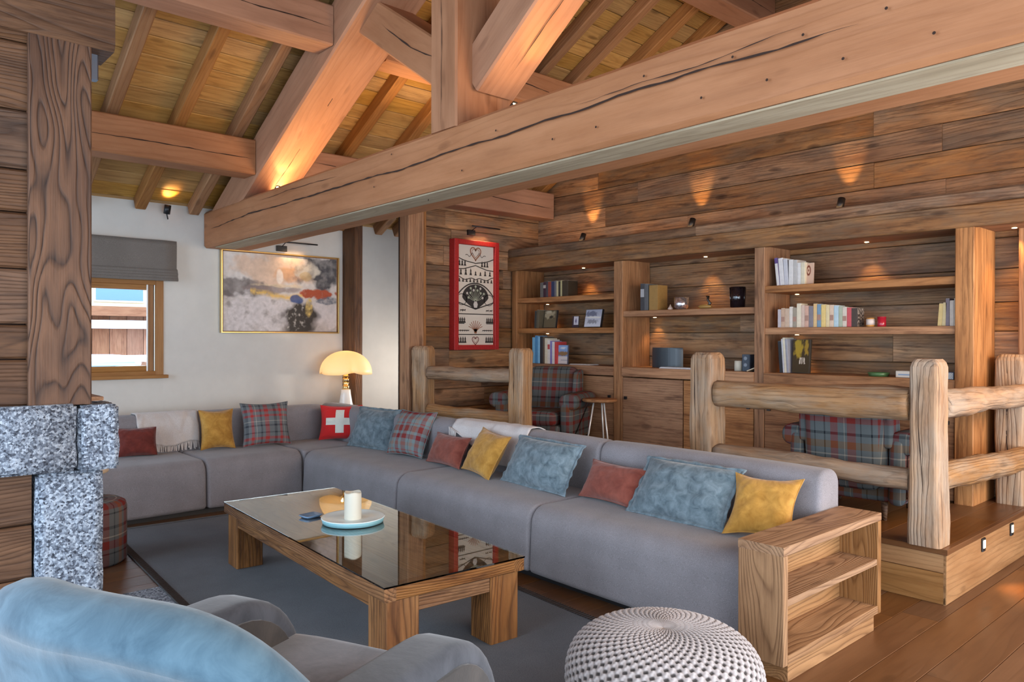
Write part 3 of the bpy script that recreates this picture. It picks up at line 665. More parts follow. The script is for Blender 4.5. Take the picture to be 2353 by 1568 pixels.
# ================================================================ CUSHIONS
def cushion(name, label, b0, b1, h, th, tilt, mat, z=.474, frill=0, group='scatter cushions on the grey sofa', w=None, rise=0, sag=.0, pinch=.16, cross=False, roll=0, back=0, fr_mat=None):
    b0 = Vector((b0[0], b0[1], z)); b1 = Vector((b1[0], b1[1], z)); d = b1-b0; w = w or d.length; rz = atan2(d.y, d.x); c = (b0+b1)/2
    M = Matrix.Translation(c) @ Matrix.Rotation(rz, 4, 'Z') @ Matrix.Rotation(-radians(tilt), 4, 'X') @ Matrix.Rotation(radians(roll), 4, 'Y')
    o = bpy.data.objects.new(name, None); o.empty_display_size = .1; reg(o, M, None); tag(o, label, 'cushion', group)
    n = 26; sd = random.random()*40
    def P(u, v, s, off=0):      # u,v in -1..1
        ex = 1-pinch*.55*(1-v*v)**1.0*0
        edge_in = 1-pinch*(1-v*v)*.45 if True else 1
        x = u*w/2*(1-pinch*.42*(1-v*v)*abs(u)**3); zz = v*h/2*(1-pinch*.42*(1-u*u)*abs(v)**3)
        t = (max(0, (1-abs(u)**2.6))**.62)*(max(0, (1-abs(v)**2.6))**.62)
        t *= 1+.16*noise.noise(Vector((u*1.7+sd, v*1.7, s)))
        wr = .006*noise.noise(Vector((u*5+sd, v*5, s*3)))*min(1, t*3)
        zz -= sag*(1-abs(u))*.0
        return Vector((x, s*(th/2*t+wr+off), zz+h/2))
    vs = []; fs = []; uv = []
    for s in (-1, 1):
        for j in range(n+1):
            for i in range(n+1):
                u = -1+2*i/n; v = -1+2*j/n; u = sin(u*pi/2)*.35+u*.65; v = sin(v*pi/2)*.35+v*.65
                vs.append(P(u, v, s)); uv.append((u*w/2+.5, v*h/2+.5))
    K = (n+1)**2
    for s in (0, 1):
        for j in range(n):
            for i in range(n):
                a = s*K+j*(n+1)+i; f = (a, a+1, a+n+2, a+n+1); fs.append(f if s == 0 else f[::-1])
    # close the seam
    bm_idx = []
    for i in range(n): bm_idx += [(i, i+1)]
    mk('cover', vs, fs, mat, o, smooth=True, uv=uv)
    # seam piping / flange round the edge
    ring = [P(-1+2*k/14, -1, 1) for k in range(14)]+[P(1, -1+2*k/14, 1) for k in range(14)]+[P(1-2*k/14, 1, 1) for k in range(14)]+[P(-1, 1-2*k/14, 1) for k in range(14)]
    fm = fr_mat or mat
    if frill:
        m = len(ring); vv = []; ff = []; c0 = Vector((0, 0, h/2))
        big = []
        for k, p in enumerate(ring):
            q = ring[(k+1) % m]
            for t in (0, .5):
                r_ = p.lerp(q, t); dirn = (r_-c0); dirn.y = 0; dn = dirn.normalized()
                wv = .006*sin(k*2.3+t*4)
                big.append((r_, r_+dn*frill+Vector((0, wv, 0))))
        for a, b2 in big: vv += [a+Vector((0, -.002, 0)), b2+Vector((0, -.002, 0)), b2+Vector((0, .002, 0)), a+Vector((0, .002, 0))]
        m2 = len(big)
        for k in range(m2):
            a = k*4; b2 = ((k+1) % m2)*4
            for e in range(4): ff.append((a+e, b2+e, b2+(e+1) % 4, a+(e+1) % 4))
        mk('flange', vv, ff, fm, o, smooth=True)
    else:
        tube('piping', [WM[o.name] @ p for p in ring], .0035, fm, o, 6, closed=True)
    if cross:
        vv = []; ff = []; q = 24
        for (u0, u1, v0, v1) in ((-.20, .20, -.66, .70), (-.68, -.20, -.19, .21), (.20, .68, -.19, .21)):
            i0 = len(vv); nu = 8; nv = 14
            for j in range(nv+1):
                for i in range(nu+1): vv.append(P(u0+(u1-u0)*i/nu, v0+(v1-v0)*j/nv, -1, .0025))
            for j in range(nv):
                for i in range(nu): a = i0+j*(nu+1)+i; ff.append((a, a+1, a+nu+2, a+nu+1))
        mk('white_cross', vv, ff, fabric('cross_felt', (.62, .60, .52), (.78, .76, .68)), o, smooth=True)
    return o
V_RED = velvet('rust_velvet', (.16, .035, .022), (.27, .075, .05), 12)
V_DRED = velvet('dark_red_velvet', (.09, .014, .01), (.17, .03, .02), 12)
V_MUS = velvet('mustard_velvet', (.30, .135, .018), (.52, .27, .055), 13)
V_BLUE = velvet('blue_velvet', (.065, .095, .115), (.20, .255, .285), 16)
V_SWISS = fabric('red_felt', (.50, .018, .018), (.66, .03, .03), 300)
G_ = (.22, .23, .235)
PL_A = plaid('plaid_grey_red', (.17, .18, .185), [(.12, .05, (.045, .05, .06)), (.32, .05, (.42, .05, .045)), (.45, .012, (.5, .45, .38)), (.62, .03, (.045, .05, .06)), (.82, .07, (.40, .05, .045))],
             [(.10, .04, (.42, .05, .045)), (.30, .05, (.42, .05, .045)), (.5, .02, (.05, .055, .065)), (.75, .03, (.05, .055, .065)), (.9, .01, (.55, .5, .42))], .27)
PL_B = plaid('plaid_tile', (.20, .26, .265), [(.14, .12, (.26, .055, .045)), (.40, .012, (.06, .02, .02)), (.52, .07, (.30, .19, .15)), (.8, .09, (.24, .03, .03))],
             [(.15, .11, (.25, .06, .05)), (.36, .012, (.40, .06, .05)), (.58, .06, (.28, .19, .16)), (.85, .08, (.22, .03, .035))], .24)
cushion('cushion', 'dark red velvet cushion half hidden beside the granite mantel', (1.78, 7.04), (2.09, 6.98), .25, .14, 22, V_DRED)
cushion('cushion', 'mustard velvet square cushion beside the fringed grey throw on the rear wing', (2.46, 6.97), (2.76, 6.93), .37, .15, 16, V_MUS, pinch=.3)
cushion('cushion', 'grey and red tartan square cushion in the middle of the rear wing', (2.82, 6.90), (3.27, 6.84), .42, .16, 17, PL_A, pinch=.25)
cushion('cushion', 'red cushion with a white cross in front of the table lamp', (3.60, 6.92), (3.93, 6.66), .35, .15, 14, V_SWISS, pinch=.25, cross=True)
cushion('cushion', 'blue velvet frilled cushion next to the red one with the cross', (3.66, 6.44), (3.74, 5.88), .38, .16, 24, V_BLUE, frill=.022)
cushion('cushion', 'tartan tile-check square cushion leaning at the start of the long side', (3.64, 5.74), (3.70, 5.28), .42, .17, 26, PL_B, pinch=.2)
cushion('cushion', 'small rust red cushion left of the mustard one below the pale throw', (3.66, 5.16), (3.62, 4.66), .26, .13, 26, V_RED, pinch=.25)
cushion('cushion', 'mustard velvet cushion propped on edge in front of the pale throw', (3.60, 4.62), (3.54, 4.20), .36, .14, 30, V_MUS, pinch=.25, roll=5)
cushion('cushion', 'blue velvet oblong frilled cushion in the middle of the long side', (3.60, 4.13), (3.54, 3.45), .35, .18, 30, V_BLUE, frill=.022)
cushion('cushion', 'rust red small cushion between the two oblong blue cushions', (3.61, 3.38), (3.56, 2.88), .26, .13, 30, V_RED, pinch=.25)
cushion('cushion', 'large blue velvet oblong frilled cushion beside the last mustard cushion', (3.53, 2.90), (3.52, 2.26), .36, .17, 35, V_BLUE, frill=.024)
cushion('cushion', 'bright mustard cushion leaning by the open larch shelf unit', (3.47, 2.22), (3.56, 1.87), .37, .11, 39, V_MUS, pinch=.42)

# ================================================================ THROWS
TH1 = fabric('throw_beige', (.46, .40, .37), (.62, .56, .53), 260); TH2 = fabric('throw_pale', (.48, .43, .41), (.66, .61, .59), 260)
def throw(name, label, axis, a0, a1, front, hemf, mat, backdrop=.12, gr=None, fringe=None, lift=.014, nu=36, nv=34):
    """cloth lying over the backrest: path runs up the front face, over the top and a little down behind"""
    o = thing(name, label, 'throw', (0, 0, 0), group='throws over the sofa back')
    th = .27
    def path(s):      # s metres from the front-top start (negative: front hang)
        pts = [(-.0, None)]
    vs = []; fs = []
    def pos(u, s):
        # s in [0,1]: from front hem to back hem; front hem height depends on u
        hz = hemf(u); seq = [(.03-lift, hz), (.045-lift, ZB-.09), (.06-lift*.6, ZB-.03), (.10, ZB+lift), (.19, ZB+lift+.004), (.24, ZB-.02+lift), (th+lift, ZB-.08), (th+lift, ZB-backdrop)]
        d = [0]
        for i in range(1, len(seq)): d.append(d[-1]+sqrt((seq[i][0]-seq[i-1][0])**2+(seq[i][1]-seq[i-1][1])**2))
        t = s*d[-1]
        for i in range(1, len(seq)):
            if t <= d[i]+1e-9: break
        k = (t-d[i-1])/max(1e-6, d[i]-d[i-1]); a = seq[i-1]; b_ = seq[i]; x = a[0]+(b_[0]-a[0])*k; z = a[1]+(b_[1]-a[1])*k
        wr = .012*noise.noise(Vector((u*5, s*3, a0)))+.007*noise.noise(Vector((u*13, s*4, a1)))
        return x-abs(wr)*1.2, z+abs(wr)*.9
    for j in range(nv+1):
        s = j/nv
        for i in range(nu+1):
            u = i/nu; dd, z = pos(u, s); al_ = a0+(a1-a0)*u+.02*noise.noise(Vector((s*4, u*2, 5)))
            vs.append((front+dd, al_, z) if axis == 'y' else (al_, front+dd, z))
    for j in range(nv):
        for i in range(nu): a = j*(nu+1)+i; fs.append((a, a+1, a+nu+2, a+nu+1))
    m = mk('cloth', vs, fs, mat, o, smooth=True); md = m.modifiers.new('s', 'SOLIDIFY'); md.thickness = .006; md.offset = 1 if axis == 'y' else -1
    if fringe:
        fv = []; ff = []; rn = random.Random(4)
        for k in range(fringe[2]):
            u = fringe[0]+(fringe[1]-fringe[0])*k/fringe[2]; dd, z = pos(u, 0); al_ = a0+(a1-a0)*u
            L = fringe[3]*(.8+.4*rn.random()); w_ = .004; sl = .012*(rn.random()-.5)
            for q in range(3):
                zz = z-L*q/2; x = front+dd-.006-.006*rn.random()
                for e in (-w_, w_): fv.append((x, al_+e+sl*q, max(zz, ZS+.012)) if axis == 'y' else (al_+e+sl*q, x, max(zz, ZS+.012)))
            i0 = len(fv)-6; ff += [(i0, i0+1, i0+3, i0+2), (i0+2, i0+3, i0+5, i0+4)]
        f = mk('fringe', fv, ff, mat, o); f['kind'] = 'stuff'; md = f.modifiers.new('s', 'SOLIDIFY'); md.thickness = .004
    return o
throw('throw_blanket', 'beige grey fringed throw draped over the rear wing of the sofa', 'x', 1.97, 2.50, YR-.27, lambda u: .53+.02*sin(u*9)+(.05 if u < .15 else 0), TH1, fringe=(.1, 1, 42, .07))
throw('throw_blanket', 'pale throw laid over the backrest behind the first mustard and rust cushions', 'y', 5.03, 4.12, XR-.27, lambda u: .76-.24*min(1, u*1.6), TH2, fringe=(0, .12, 10, .08))

# ================================================================ FOREGROUND ARMCHAIR
AB = velvet('blue_suede', (.030, .065, .095), (.088, .148, .190), 9); AG = velvet('grey_suede', (.030, .031, .037), (.070, .070, .080), 8)
ac = thing('armchair', 'blue and grey suede tub armchair seen from behind in the foreground', 'armchair', (.94, 1.92, .012), radians(23))
# local: +x facing, y lateral
def arm(sy):
    prof = rpoly([(-.44, .10), (.35, .10), (.35, .682), (-.44, .70)], [.04, .06, .28, .05], 9)     # (x,z)
    M = Matrix(((0, 1, 0, 0), (1, 0, 0, sy*.36), (0, 0, 1, 0), (0, 0, 0, 1)))
    vs = loft_soft('armrest', prof, .17, .035, AG, ac, WM[ac.name] @ M, puff=.004, seg=3); return vs
for sy in (-1, 1):
    arm(sy)
    prof = rpoly([(-.40, .14), (.30, .14), (.30, .635), (-.40, .65)], [.03, .05, .24, .04], 9)
    M = Matrix(((0, 1, 0, 0), (1, 0, 0, sy*.36-.088), (0, 0, 1, 0), (0, 0, 0, 1)))
    loft_soft('arm_panel', prof, .012, .003, velvet('taupe_suede', (.035, .029, .026), (.065, .052, .044), 8), ac, WM[ac.name] @ M, seg=2)
prof = rpoly([(-.34, .22), (.34, .22), (.34, .52), (-.34, .52)], [.05, .05, .07, .03], 6)
loft_soft('seat_cushion', [(a, b_) for a, b_ in prof], .66, .05, velvet('seat_suede', (.13, .135, .155), (.20, .205, .235), 8), ac, WM[ac.name] @ Matrix(((0, 1, 0, .02), (1, 0, 0, 0), (0, 0, 1, 0), (0, 0, 0, 1))), puff=.012)
def backshell(name, mat, off0, off1, w0, z0, z1, nseam=True):
    vs = []; fs = []; nu, nv = 48, 22
    def pt(u, v, o):
        a = u*.85; R = .678+o
        ztop = z1-.43*abs(u)**3.3; z = z0+(ztop-z0)*v
        k = 1-.0*v; x = .145-R*cos(a)*1.0+.06*(1-v)*1 - .04*v; y = R*sin(a)-.032
        return Vector((x, y, z))
    rows_ = []
    prof2 = []
    for j in range(nv+1): prof2.append((off1, j/nv))
    for j in range(9): t = j/8*pi; prof2.append(((off1+off0)/2+(off1-off0)/2*cos(t), 1+.0*sin(t), sin(t)))
    for j in range(nv+1): prof2.append((off0, 1-j/nv))
    for e in prof2:
        for i in range(nu+1):
            u = -1+2*i/nu; p = pt(u, e[1], e[0])
            if len(e) == 3: p.z += e[2]*(off1-off0)/2*1.1
            p += Vector((.01*noise.noise(p*4), 0, .008*noise.noise(p*5)))
            vs.append(p)
    m = len(prof2)
    for j in range(m-1):
        for i in range(nu): a = j*(nu+1)+i; fs.append((a, a+1, a+nu+2, a+nu+1))
    # end caps
    fs.append(tuple(j*(nu+1) for j in range(m))[::-1]); fs.append(tuple(j*(nu+1)+nu for j in range(m)))
    return mk(name, vs, fs, mat, ac, smooth=True)
backshell('backrest', AB, 0.0, .15, 0, .08, .914)
# seam down the outside of the back
sm = []
for k in range(0):
    t = k/19; a = (.55-1.0*t)*1.15; R = .655; z = .80-.30*abs(.55-1.0*t)**2.6-.02-.28*t
    sm.append(WM[ac.name] @ Vector((-.02-R*cos(a)-.0, (R+.02)*sin(a), z)))
for sx in (-.16, .26):
    for sy in (-.36, .36): lathe('leg', [(.018, 0), (.028, .10)], W_DARK, ac, Matrix.Translation((sx, sy, 0)), n=12)

# ================================================================ KNITTED POUF
kp_ = thing('knitted_pouf', 'pale grey chunky knitted round pouf in the foreground', 'pouf', (2.30, 1.72, .012), .3)
KN, kt, kb = nmat('knit_wool')
kb.inputs['Base Color'].default_value = (.60, .55, .54, 1); kb.inputs['Roughness'].default_value = .95; kb.inputs['Sheen Weight'].default_value = .2
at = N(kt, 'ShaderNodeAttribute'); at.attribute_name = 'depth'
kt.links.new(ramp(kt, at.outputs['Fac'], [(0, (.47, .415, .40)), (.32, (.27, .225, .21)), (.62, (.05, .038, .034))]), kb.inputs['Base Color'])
prof = []
for j in range(0, 241):
    t = j/240*pi; rr_ = .365*abs(sin(t))**.62; zz = .21+.205*(cos(t) if True else 0)
    zz = .21+.21*(1 if cos(t) > 0 else -1)*abs(cos(t))**.75
    prof.append((rr_, zz))
vs = []; fs = []; dep = []; nth = 672; ncol = 84; arc = 0; pr_ = prof[0]
for j, (r_, z_) in enumerate(prof):
    arc += sqrt((r_-pr_[0])**2+(z_-pr_[1])**2); pr_ = (r_, z_)
    k0 = prof[max(0, j-1)]; k1 = prof[min(len(prof)-1, j+1)]; tx, tz_ = k1[0]-k0[0], k1[1]-k0[1]; tl_ = sqrt(tx*tx+tz_*tz_) or 1; nx, nz_ = -tz_/tl_, tx/tl_
    if nx*r_+nz_*(z_-.21) < 0: nx, nz_ = -nx, -nz_
    for i in range(nth):
        a = 2*pi*i/nth; V = arc/.0175*2*pi*.5; U = a*ncol/2
        slant = V
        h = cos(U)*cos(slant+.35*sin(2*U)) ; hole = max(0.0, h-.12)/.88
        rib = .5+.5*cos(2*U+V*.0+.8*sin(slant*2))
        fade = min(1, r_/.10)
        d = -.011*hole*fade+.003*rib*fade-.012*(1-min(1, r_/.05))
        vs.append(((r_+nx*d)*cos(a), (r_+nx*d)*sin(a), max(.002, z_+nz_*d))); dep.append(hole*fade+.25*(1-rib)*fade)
for j in range(len(prof)-1):
    for i in range(nth): fs.append((j*nth+i, (j+1)*nth+i, (j+1)*nth+(i+1) % nth, j*nth+(i+1) % nth))
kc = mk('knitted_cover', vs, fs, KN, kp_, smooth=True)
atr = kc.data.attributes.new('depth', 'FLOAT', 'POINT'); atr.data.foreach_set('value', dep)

# ================================================================ PLAID POUF + SMALL TABLE on the left
def uvcyl(prof, n, R, per=1):
    vs = []; fs = []; uv = []; arc = 0; p0 = prof[0]
    for (r, z) in prof:
        arc += sqrt((r-p0[0])**2+(z-p0[1])**2); p0 = (r, z)
        for i in range(n+1): a = 2*pi*i/n; vs.append((r*cos(a), r*sin(a), z)); uv.append((a*R, arc))
    for j in range(len(prof)-1):
        for i in range(n): fs.append((j*(n+1)+i, j*(n+1)+i+1, (j+1)*(n+1)+i+1, (j+1)*(n+1)+i))
    return vs, fs, uv
PL_D = plaid('plaid_dark', (.13, .13, .125), [(.12, .08, (.20, .035, .025)), (.35, .015, (.03, .03, .035)), (.55, .06, (.26, .11, .05)), (.8, .10, (.19, .025, .02))],
             [(.2, .02, (.02, .02, .025)), (.42, .10, (.20, .03, .025)), (.62, .015, (.4, .36, .3)), (.85, .04, (.03, .035, .04))], .26)
pp = thing('plaid_pouf', 'dark red tartan cylindrical pouf behind the granite pillar', 'pouf', (1.245, 5.62, 0), .4)
v_, f_, u_ = uvcyl([(0, 0), (.22, 0), (.235, .02), (.235, .36), (.225, .395), (.19, .415), (0, .42)], 40, .235)
mk('cover', v_, f_, PL_D, pp, smooth=True, uv=u_)
st = thing('side_table', 'small round pale wood side table beyond the tartan pouf', 'table', (1.29, 6.08, 0))
lathe('table_top', [(0, .525), (.185, .525), (.19, .53), (.19, .545), (.185, .55), (0, .55)], plain('pale_wood', (.62, .45, .28), .45), st, n=36)
lathe('stem', [(.02, .02), (.015, .06), (.015, .525)], BLACK, st, n=12); lathe('foot', [(.13, 0), (.13, .012), (.02, .022)], BLACK, st, n=28)

# ================================================================ RAILINGS
rl = thing('railing', 'rough hewn log balustrade along the edge of the raised floor', 'railing', (4.69, 4.0, .317))
def post(x, y, zt, w, rz=0, wy=None):
    sec = rsec(w, wy or w, .028, 3)
    return beam('post', (x, y, .317), (x, y, zt), w, w, W_LOG, rl, upv=(cos(rz), sin(rz), 0), seg=26, nz=.015, tap=((0, 1), (.045, .72)), sec=sec, smooth=False)
P1 = post(4.70, 1.645, 1.385, .172); P2 = post(4.69, 3.125, 1.40, .19); P3 = post(4.69, 5.125, 1.405, .175, .06); P4 = post(4.575, 6.50, 1.415, .185, .3); P5 = post(6.33, 1.655, 1.39, .18)
for p, pts, nr in ((P1, [(4.611, 1.66, 1.34), (4.611, 1.665, 1.0), (4.611, 1.64, .6)], (-1, 0, 0)), (P2, [(4.592, 3.17, 1.38), (4.592, 3.16, .9)], (-1, 0, 0)), (P3, [(4.60, 5.13, 1.38), (4.60, 5.12, .8)], (-1, 0, 0)), (P5, [(6.238, 1.665, 1.36), (6.238, 1.66, .4)], (-1, 0, 0))):
    crack('crack', pts, .007, p, nr, seed=len(pts)+int(pts[0][1]*10))
def log(p0, p1, rw, rh, tap=((.0, 1), (.0, 1)), sd=0):
    sec = [(rw*cos(t*2*pi/14)*(1+.05*sin(3*t+sd)), rh*sin(t*2*pi/14)*(1+.04*cos(2*t+sd))) for t in range(14)]
    return beam('rail', p0, p1, rw*2, rh*2, W_LOG, rl, seg=34, nz=.020, tap=tap, sec=sec, smooth=True)
log((4.69, 3.03, 1.105), (4.70, 1.74, 1.115), .085, .095, sd=1); log((4.69, 3.03, .69), (4.70, 1.74, .672), .07, .07, sd=2)
log((4.58, 6.40, 1.145), (4.69, 5.20, 1.15), .065, .068, sd=3); log((4.58, 6.40, .75), (4.69, 5.20, .745), .065, .065, sd=4)
log((4.79, 1.63, 1.125), (6.30, 1.56, 1.105), .075, .082, ((0, 1), (.09, .6)), 5); log((4.79, 1.63, .69), (6.30, 1.56, .66), .07, .08, ((0, 1), (.08, .6)), 6)

# ================================================================ ARMCHAIRS on the platform
PL_C = plaid('plaid_chair', (.105, .115, .115), [(.12, .08, (.17, .022, .02)), (.33, .014, (.012, .012, .016)), (.55, .012, (.012, .012, .016)), (.75, .09, (.17, .028, .022)), (.9, .008, (.32, .28, .22))],
             [(.15, .06, (.19, .025, .02)), (.38, .015, (.32, .28, .23)), (.6, .08, (.15, .08, .03)), (.85, .03, (.015, .018, .022))], .30)
def cube_uv(o):
    me = o.data; l = me.uv_layers.new(name='UVMap')
    for p in me.polygons:
        n_ = p.normal; ax = max(range(3), key=lambda i: abs(n_[i]))
        for li in p.loop_indices:
            c = me.vertices[me.loops[li].vertex_index].co
            l.data[li].uv = ((c.y, c.z) if ax == 0 else (c.x, c.z) if ax == 1 else (c.x, c.y))
def plaid_chair(label, loc, rz, s=1.0):
    t = thing('tartan_armchair', label, 'armchair', loc, rz, group='tartan armchairs on the raised floor')
    MT = WM[t.name]
    def L(name, prof, Ln, M, r=.03, puff=.006):
        o = loft_soft(name, [(a*s, b_*s) for a, b_ in prof], Ln*s, r, PL_C, t, MT @ M, puff=puff); cube_uv(o); return o
    Y = Matrix(((0, 1, 0, 0), (1, 0, 0, 0), (0, 0, 1, 0), (0, 0, 0, 1)))   # sweep along y, profile (x,z)
    L('seat_base', rpoly([(-.30, .14), (.34, .14), (.34, .33), (-.30, .33)], .03, 4), .62, Y)
    L('seat_cushion', rpoly([(-.26, .33), (.36, .33), (.36, .47), (-.26, .46)], .05, 5), .54, Y, .04, .01)
    L('backrest', rpoly([(-.30, .30), (-.19, .40), (-.30, .92), (-.44, .90), (-.38, .20)], [.03, .05, .07, .06, .03], 5), .62, Y, .10, .015)
    for sy in (-1, 1):
        o = L('armrest', rpoly([(-.36, .14), (.32, .14), (.34, .60), (-.34, .60)], [.03, .03, .07, .03], 5), .13, Matrix(((0, 1, 0, 0), (1, 0, 0, sy*.37*s), (0, 0, 1, 0), (0, 0, 0, 1))), .05, .01)
        sx = rpoly([(-.10, .50), (.10, .50), (.10, .66), (-.10, .66)], .07, 5)
        M = Matrix(((1, 0, 0, 0), (0, 1, 0, sy*.40*s), (0, 0, 1, 0), (0, 0, 0, 1)))
        L('arm_roll', sx, .68, M, .03)
        # wing
        L('wing', rpoly([(-.36, .55), (-.14, .55), (-.20, .86), (-.38, .90)], [.02, .05, .06, .04], 4), .07, Matrix(((0, 1, 0, 0), (1, 0, 0, sy*.31*s), (0, 0, 1, 0), (0, 0, 0, 1))), .02)
        for sx_ in (-.28, .28): lathe('leg', [(.014, 0), (.022, .14*s)], W_DARK, t, Matrix.Translation((sx_*s, sy*.27*s, 0)), n=10)
    return t
plaid_chair('tartan armchair with its seat to us, half hidden by the railing post below the shelves', (5.46, 5.62, .317), radians(205), .95)
c2 = plaid_chair('tartan armchair seen from behind the log rails near the step', (5.32, 2.30, .317), radians(4), .88)

# stool table
so = thing('tripod_table', 'small wooden topped tripod table with thin white legs before the cupboards', 'table', (5.62, 4.98, .317))
lathe('table_top', [(0, .555), (.155, .555), (.17, .565), (.172, .578), (.165, .585), (0, .585)], W_SHELF, so, n=28, rf=lambda a, r, z: (1+.04*sin(3*a)+.02*sin(5*a), 0))
WL = plain('white_metal', (.75, .73, .70), .35, .3)
for k in range(3):
    a = 2.5+k*2*pi/3; c = Vector((5.62, 4.98, .317)); tube('leg', [c+Vector((.06*cos(a), .06*sin(a), .555)), c+Vector((.15*cos(a), .15*sin(a), 0))], .008, WL, so, 8)

# ================================================================ TABLE LAMP
lp = thing('table_lamp', 'lit table lamp with a scalloped cream shade on a white base behind the sofa corner', 'lamp', (4.17, 7.395, .62))
SHD, sn, sb = nmat('opal_shade'); sb.inputs['Base Color'].default_value = (.95, .80, .52, 1); sb.inputs['Roughness'].default_value = .35; sb.inputs['Transmission Weight'].default_value = 0
sb.inputs['Emission Color'].default_value = (1, .66, .27, 1); sb.inputs['Emission Strength'].default_value = .18
trl = N(sn, 'ShaderNodeBsdfTranslucent'); trl.inputs[0].default_value = (1, .8, .5, 1); mx = N(sn, 'ShaderNodeMixShader'); mx.inputs[0].default_value = .45
out = sn.nodes['Material Output']; sn.links.new(sb.outputs[0], mx.inputs[1]); sn.links.new(trl.outputs[0], mx.inputs[2]); sn.links.new(mx.outputs[0], out.inputs[0])
def scal(a, r, z):
    k = abs(sin(a*2.0+.5)); f = min(1, r/.28); return (1-.13*f*(1-k)**3, .035*f*f*(1-k)**2)
prof = [(.02, .735)]+[(.285*sin(t*pi/2/10), .49+.245*cos(t*pi/2/10)**1.0) for t in range(1, 10)]+[(.287, .478), (.284, .477)]
lathe('lamp_shade', prof, SHD, lp, n=72, rf=scal)
lathe('base', [(.0, .0), (.115, .0), (.118, .02), (.105, .06), (.072, .16), (.055, .26), (.05, .31), (.0, .31)], plain('white_gloss', (.82, .80, .76), .15), lp, n=36)
lathe('stem', [(.036, .31), (.036, .35), (.028, .352), (.028, .40), (.031, .402), (.031, .43), (.026, .432), (.026, .56)], BRASS, lp, n=24)
for z in (.345, .38, .42, .455): lathe('collar', [(.034, z), (.039, z+.003), (.034, z+.006)], BRASS, lp, n=24)
light('POINT', 'lamp_bulb', (4.17, 7.395, 1.14), 6, (1, .66, .34), shadow_soft_size=.05)
ts = thing('lamp_table', 'dark square side table hidden behind the sofa corner under the lamp', 'table', (4.17, 7.395, 0))
box('table_top', (4.075, 7.395, .59), (4.32, 7.55, .618), W_DARK, ts); 
for x in (4.10, 4.29):
    for y in (7.42, 7.53): beam('leg', (x, y, 0), (x, y, .59), .03, .03, W_DARK, ts)

# ================================================================ SPOTLIGHTS
def spot(label, loc, target, pw, r=.03, ln=.085, blend=.7, size=70):
    t = thing('spotlight', label, 'spotlight', loc, group='small black spotlights')
    d = (Vector(target)-Vector(loc)).normalized(); q = d.to_track_quat('Z', 'Y').to_matrix().to_4x4()
    M = Matrix.Translation(loc) @ q
    lathe('housing', [(.0, 0), (r, 0), (r, ln), (r*.82, ln), (r*.8, ln-.012)], BLACK, t, M, n=20, world=True)
    lathe('lens', [(.0, ln-.01), (r*.8, ln-.01)], GLOW, t, M, n=20, world=True)
    tube('bracket', [Vector(loc)+Vector((0, 0, .0)), Vector(loc)+Vector((.02, .03, -.045))], .006, BLACK, t, 6)
    light('SPOT', 'spot_or_fill', Vector(loc)+d*(ln+.005), pw, WARM, Vector(target), spot_size=radians(size), spot_blend=blend, shadow_soft_size=.02)
spot('black spotlight on the white wall under the rafters shining up', (2.36, 7.60, 2.68), (2.40, 7.40, 3.4), 7)
spot('small black spotlight at the foot of the left rafter, sunk behind the tie beam', (2.95, 6.50, 2.79), (2.95, 5.6, 3.4), 10)
spot('black spotlight behind the king post lighting the right strut', (3.10, 3.50, 2.88), (3.05, 2.4, 3.55), 22)
for k, (y, wh) in enumerate(((5.83, 'leftmost'), (4.37, 'middle'), (2.89, 'rightmost'))):
    spot('%s of the three black spotlights standing on the bookcase header' % wh, (6.26, y, 2.59), (6.44, y, 2.98), 15, r=.03, ln=.095, size=46)
# added fill spot brightening the ceiling beyond the truss, no fixture there
light('SPOT', 'spot_or_fill', (3.6, 5.6, 3.0), 50, AMB, (4.6, 4.6, 4.5), spot_size=radians(130), spot_blend=1, shadow_soft_size=.1)

# step lights
for x in (5.26, 5.83):
    t = thing('step_light', ('left' if x < 5.5 else 'right')+' of two small lit step lights set in the platform riser', 'step light', (x, 1.528, .235), group='step lights in the riser')
    box('frame', (x-.028, 1.520, .195), (x+.028, 1.529, .275), BLACK, t); box('lens', (x-.017, 1.517, .215), (x+.017, 1.521, .262), plain('step_glow', (1, .9, .7), .5, emit=(1, .82, .5), es=6), t)
    light('SPOT', 'step_lamp', (x, 1.505, .24), 14, WARM, (x, .7, -.15), spot_size=radians(110), spot_blend=.8, shadow_soft_size=.02)
#ART
# ================================================================ PICTURES
def vcmat(name, rough=.6):
    m, nt, b = nmat(name); a = N(nt, 'ShaderNodeAttribute'); a.attribute_name = 'paint'; nt.links.new(a.outputs['Color'], b.inputs['Base Color']); b.inputs['Roughness'].default_value = rough; b.inputs['Specular IOR Level'].default_value = .25; return m
VC = vcmat('painted_surface')
def painted(name, O, U, V, w, h, nu, nv, fn, parent):
    """flat printed or painted face: colours per vertex from fn(u,v)"""
    O = Vector(O); U = Vector(U); V = Vector(V); vs = []; fs = []; cols = []
    for j in range(nv+1):
        for i in range(nu+1):
            vs.append(O+U*(w*i/nu)+V*(h*j/nv)); c = fn(i/nu, j/nv); cols += [c[0], c[1], c[2], 1.0]
    for j in range(nv):
        for i in range(nu): a = j*(nu+1)+i; fs.append((a, a+1, a+nu+2, a+nu+1))
    o = mk(name, vs, fs, VC, parent, Matrix.Identity(4), world=True)
    at_ = o.data.attributes.new('paint', 'FLOAT_COLOR', 'POINT'); at_.data.foreach_set('color', cols); return o
def lerp3(a, b, t): t = max(0, min(1, t)); return tuple(x+(y-x)*t for x, y in zip(a, b))
def nz3(u, v, s, k=0): return noise.fractal(Vector((u*s, v*s, k)), 1.0, 2.0, 4)
def blob(u, v, cx, cy, rx, ry, k=0, s=5):
    d = sqrt(((u-cx)/rx)**2+((v-cy)/ry)**2)+.55*nz3(u*1.5, v, s, k); return max(0, min(1, (1.15-d)/.35))
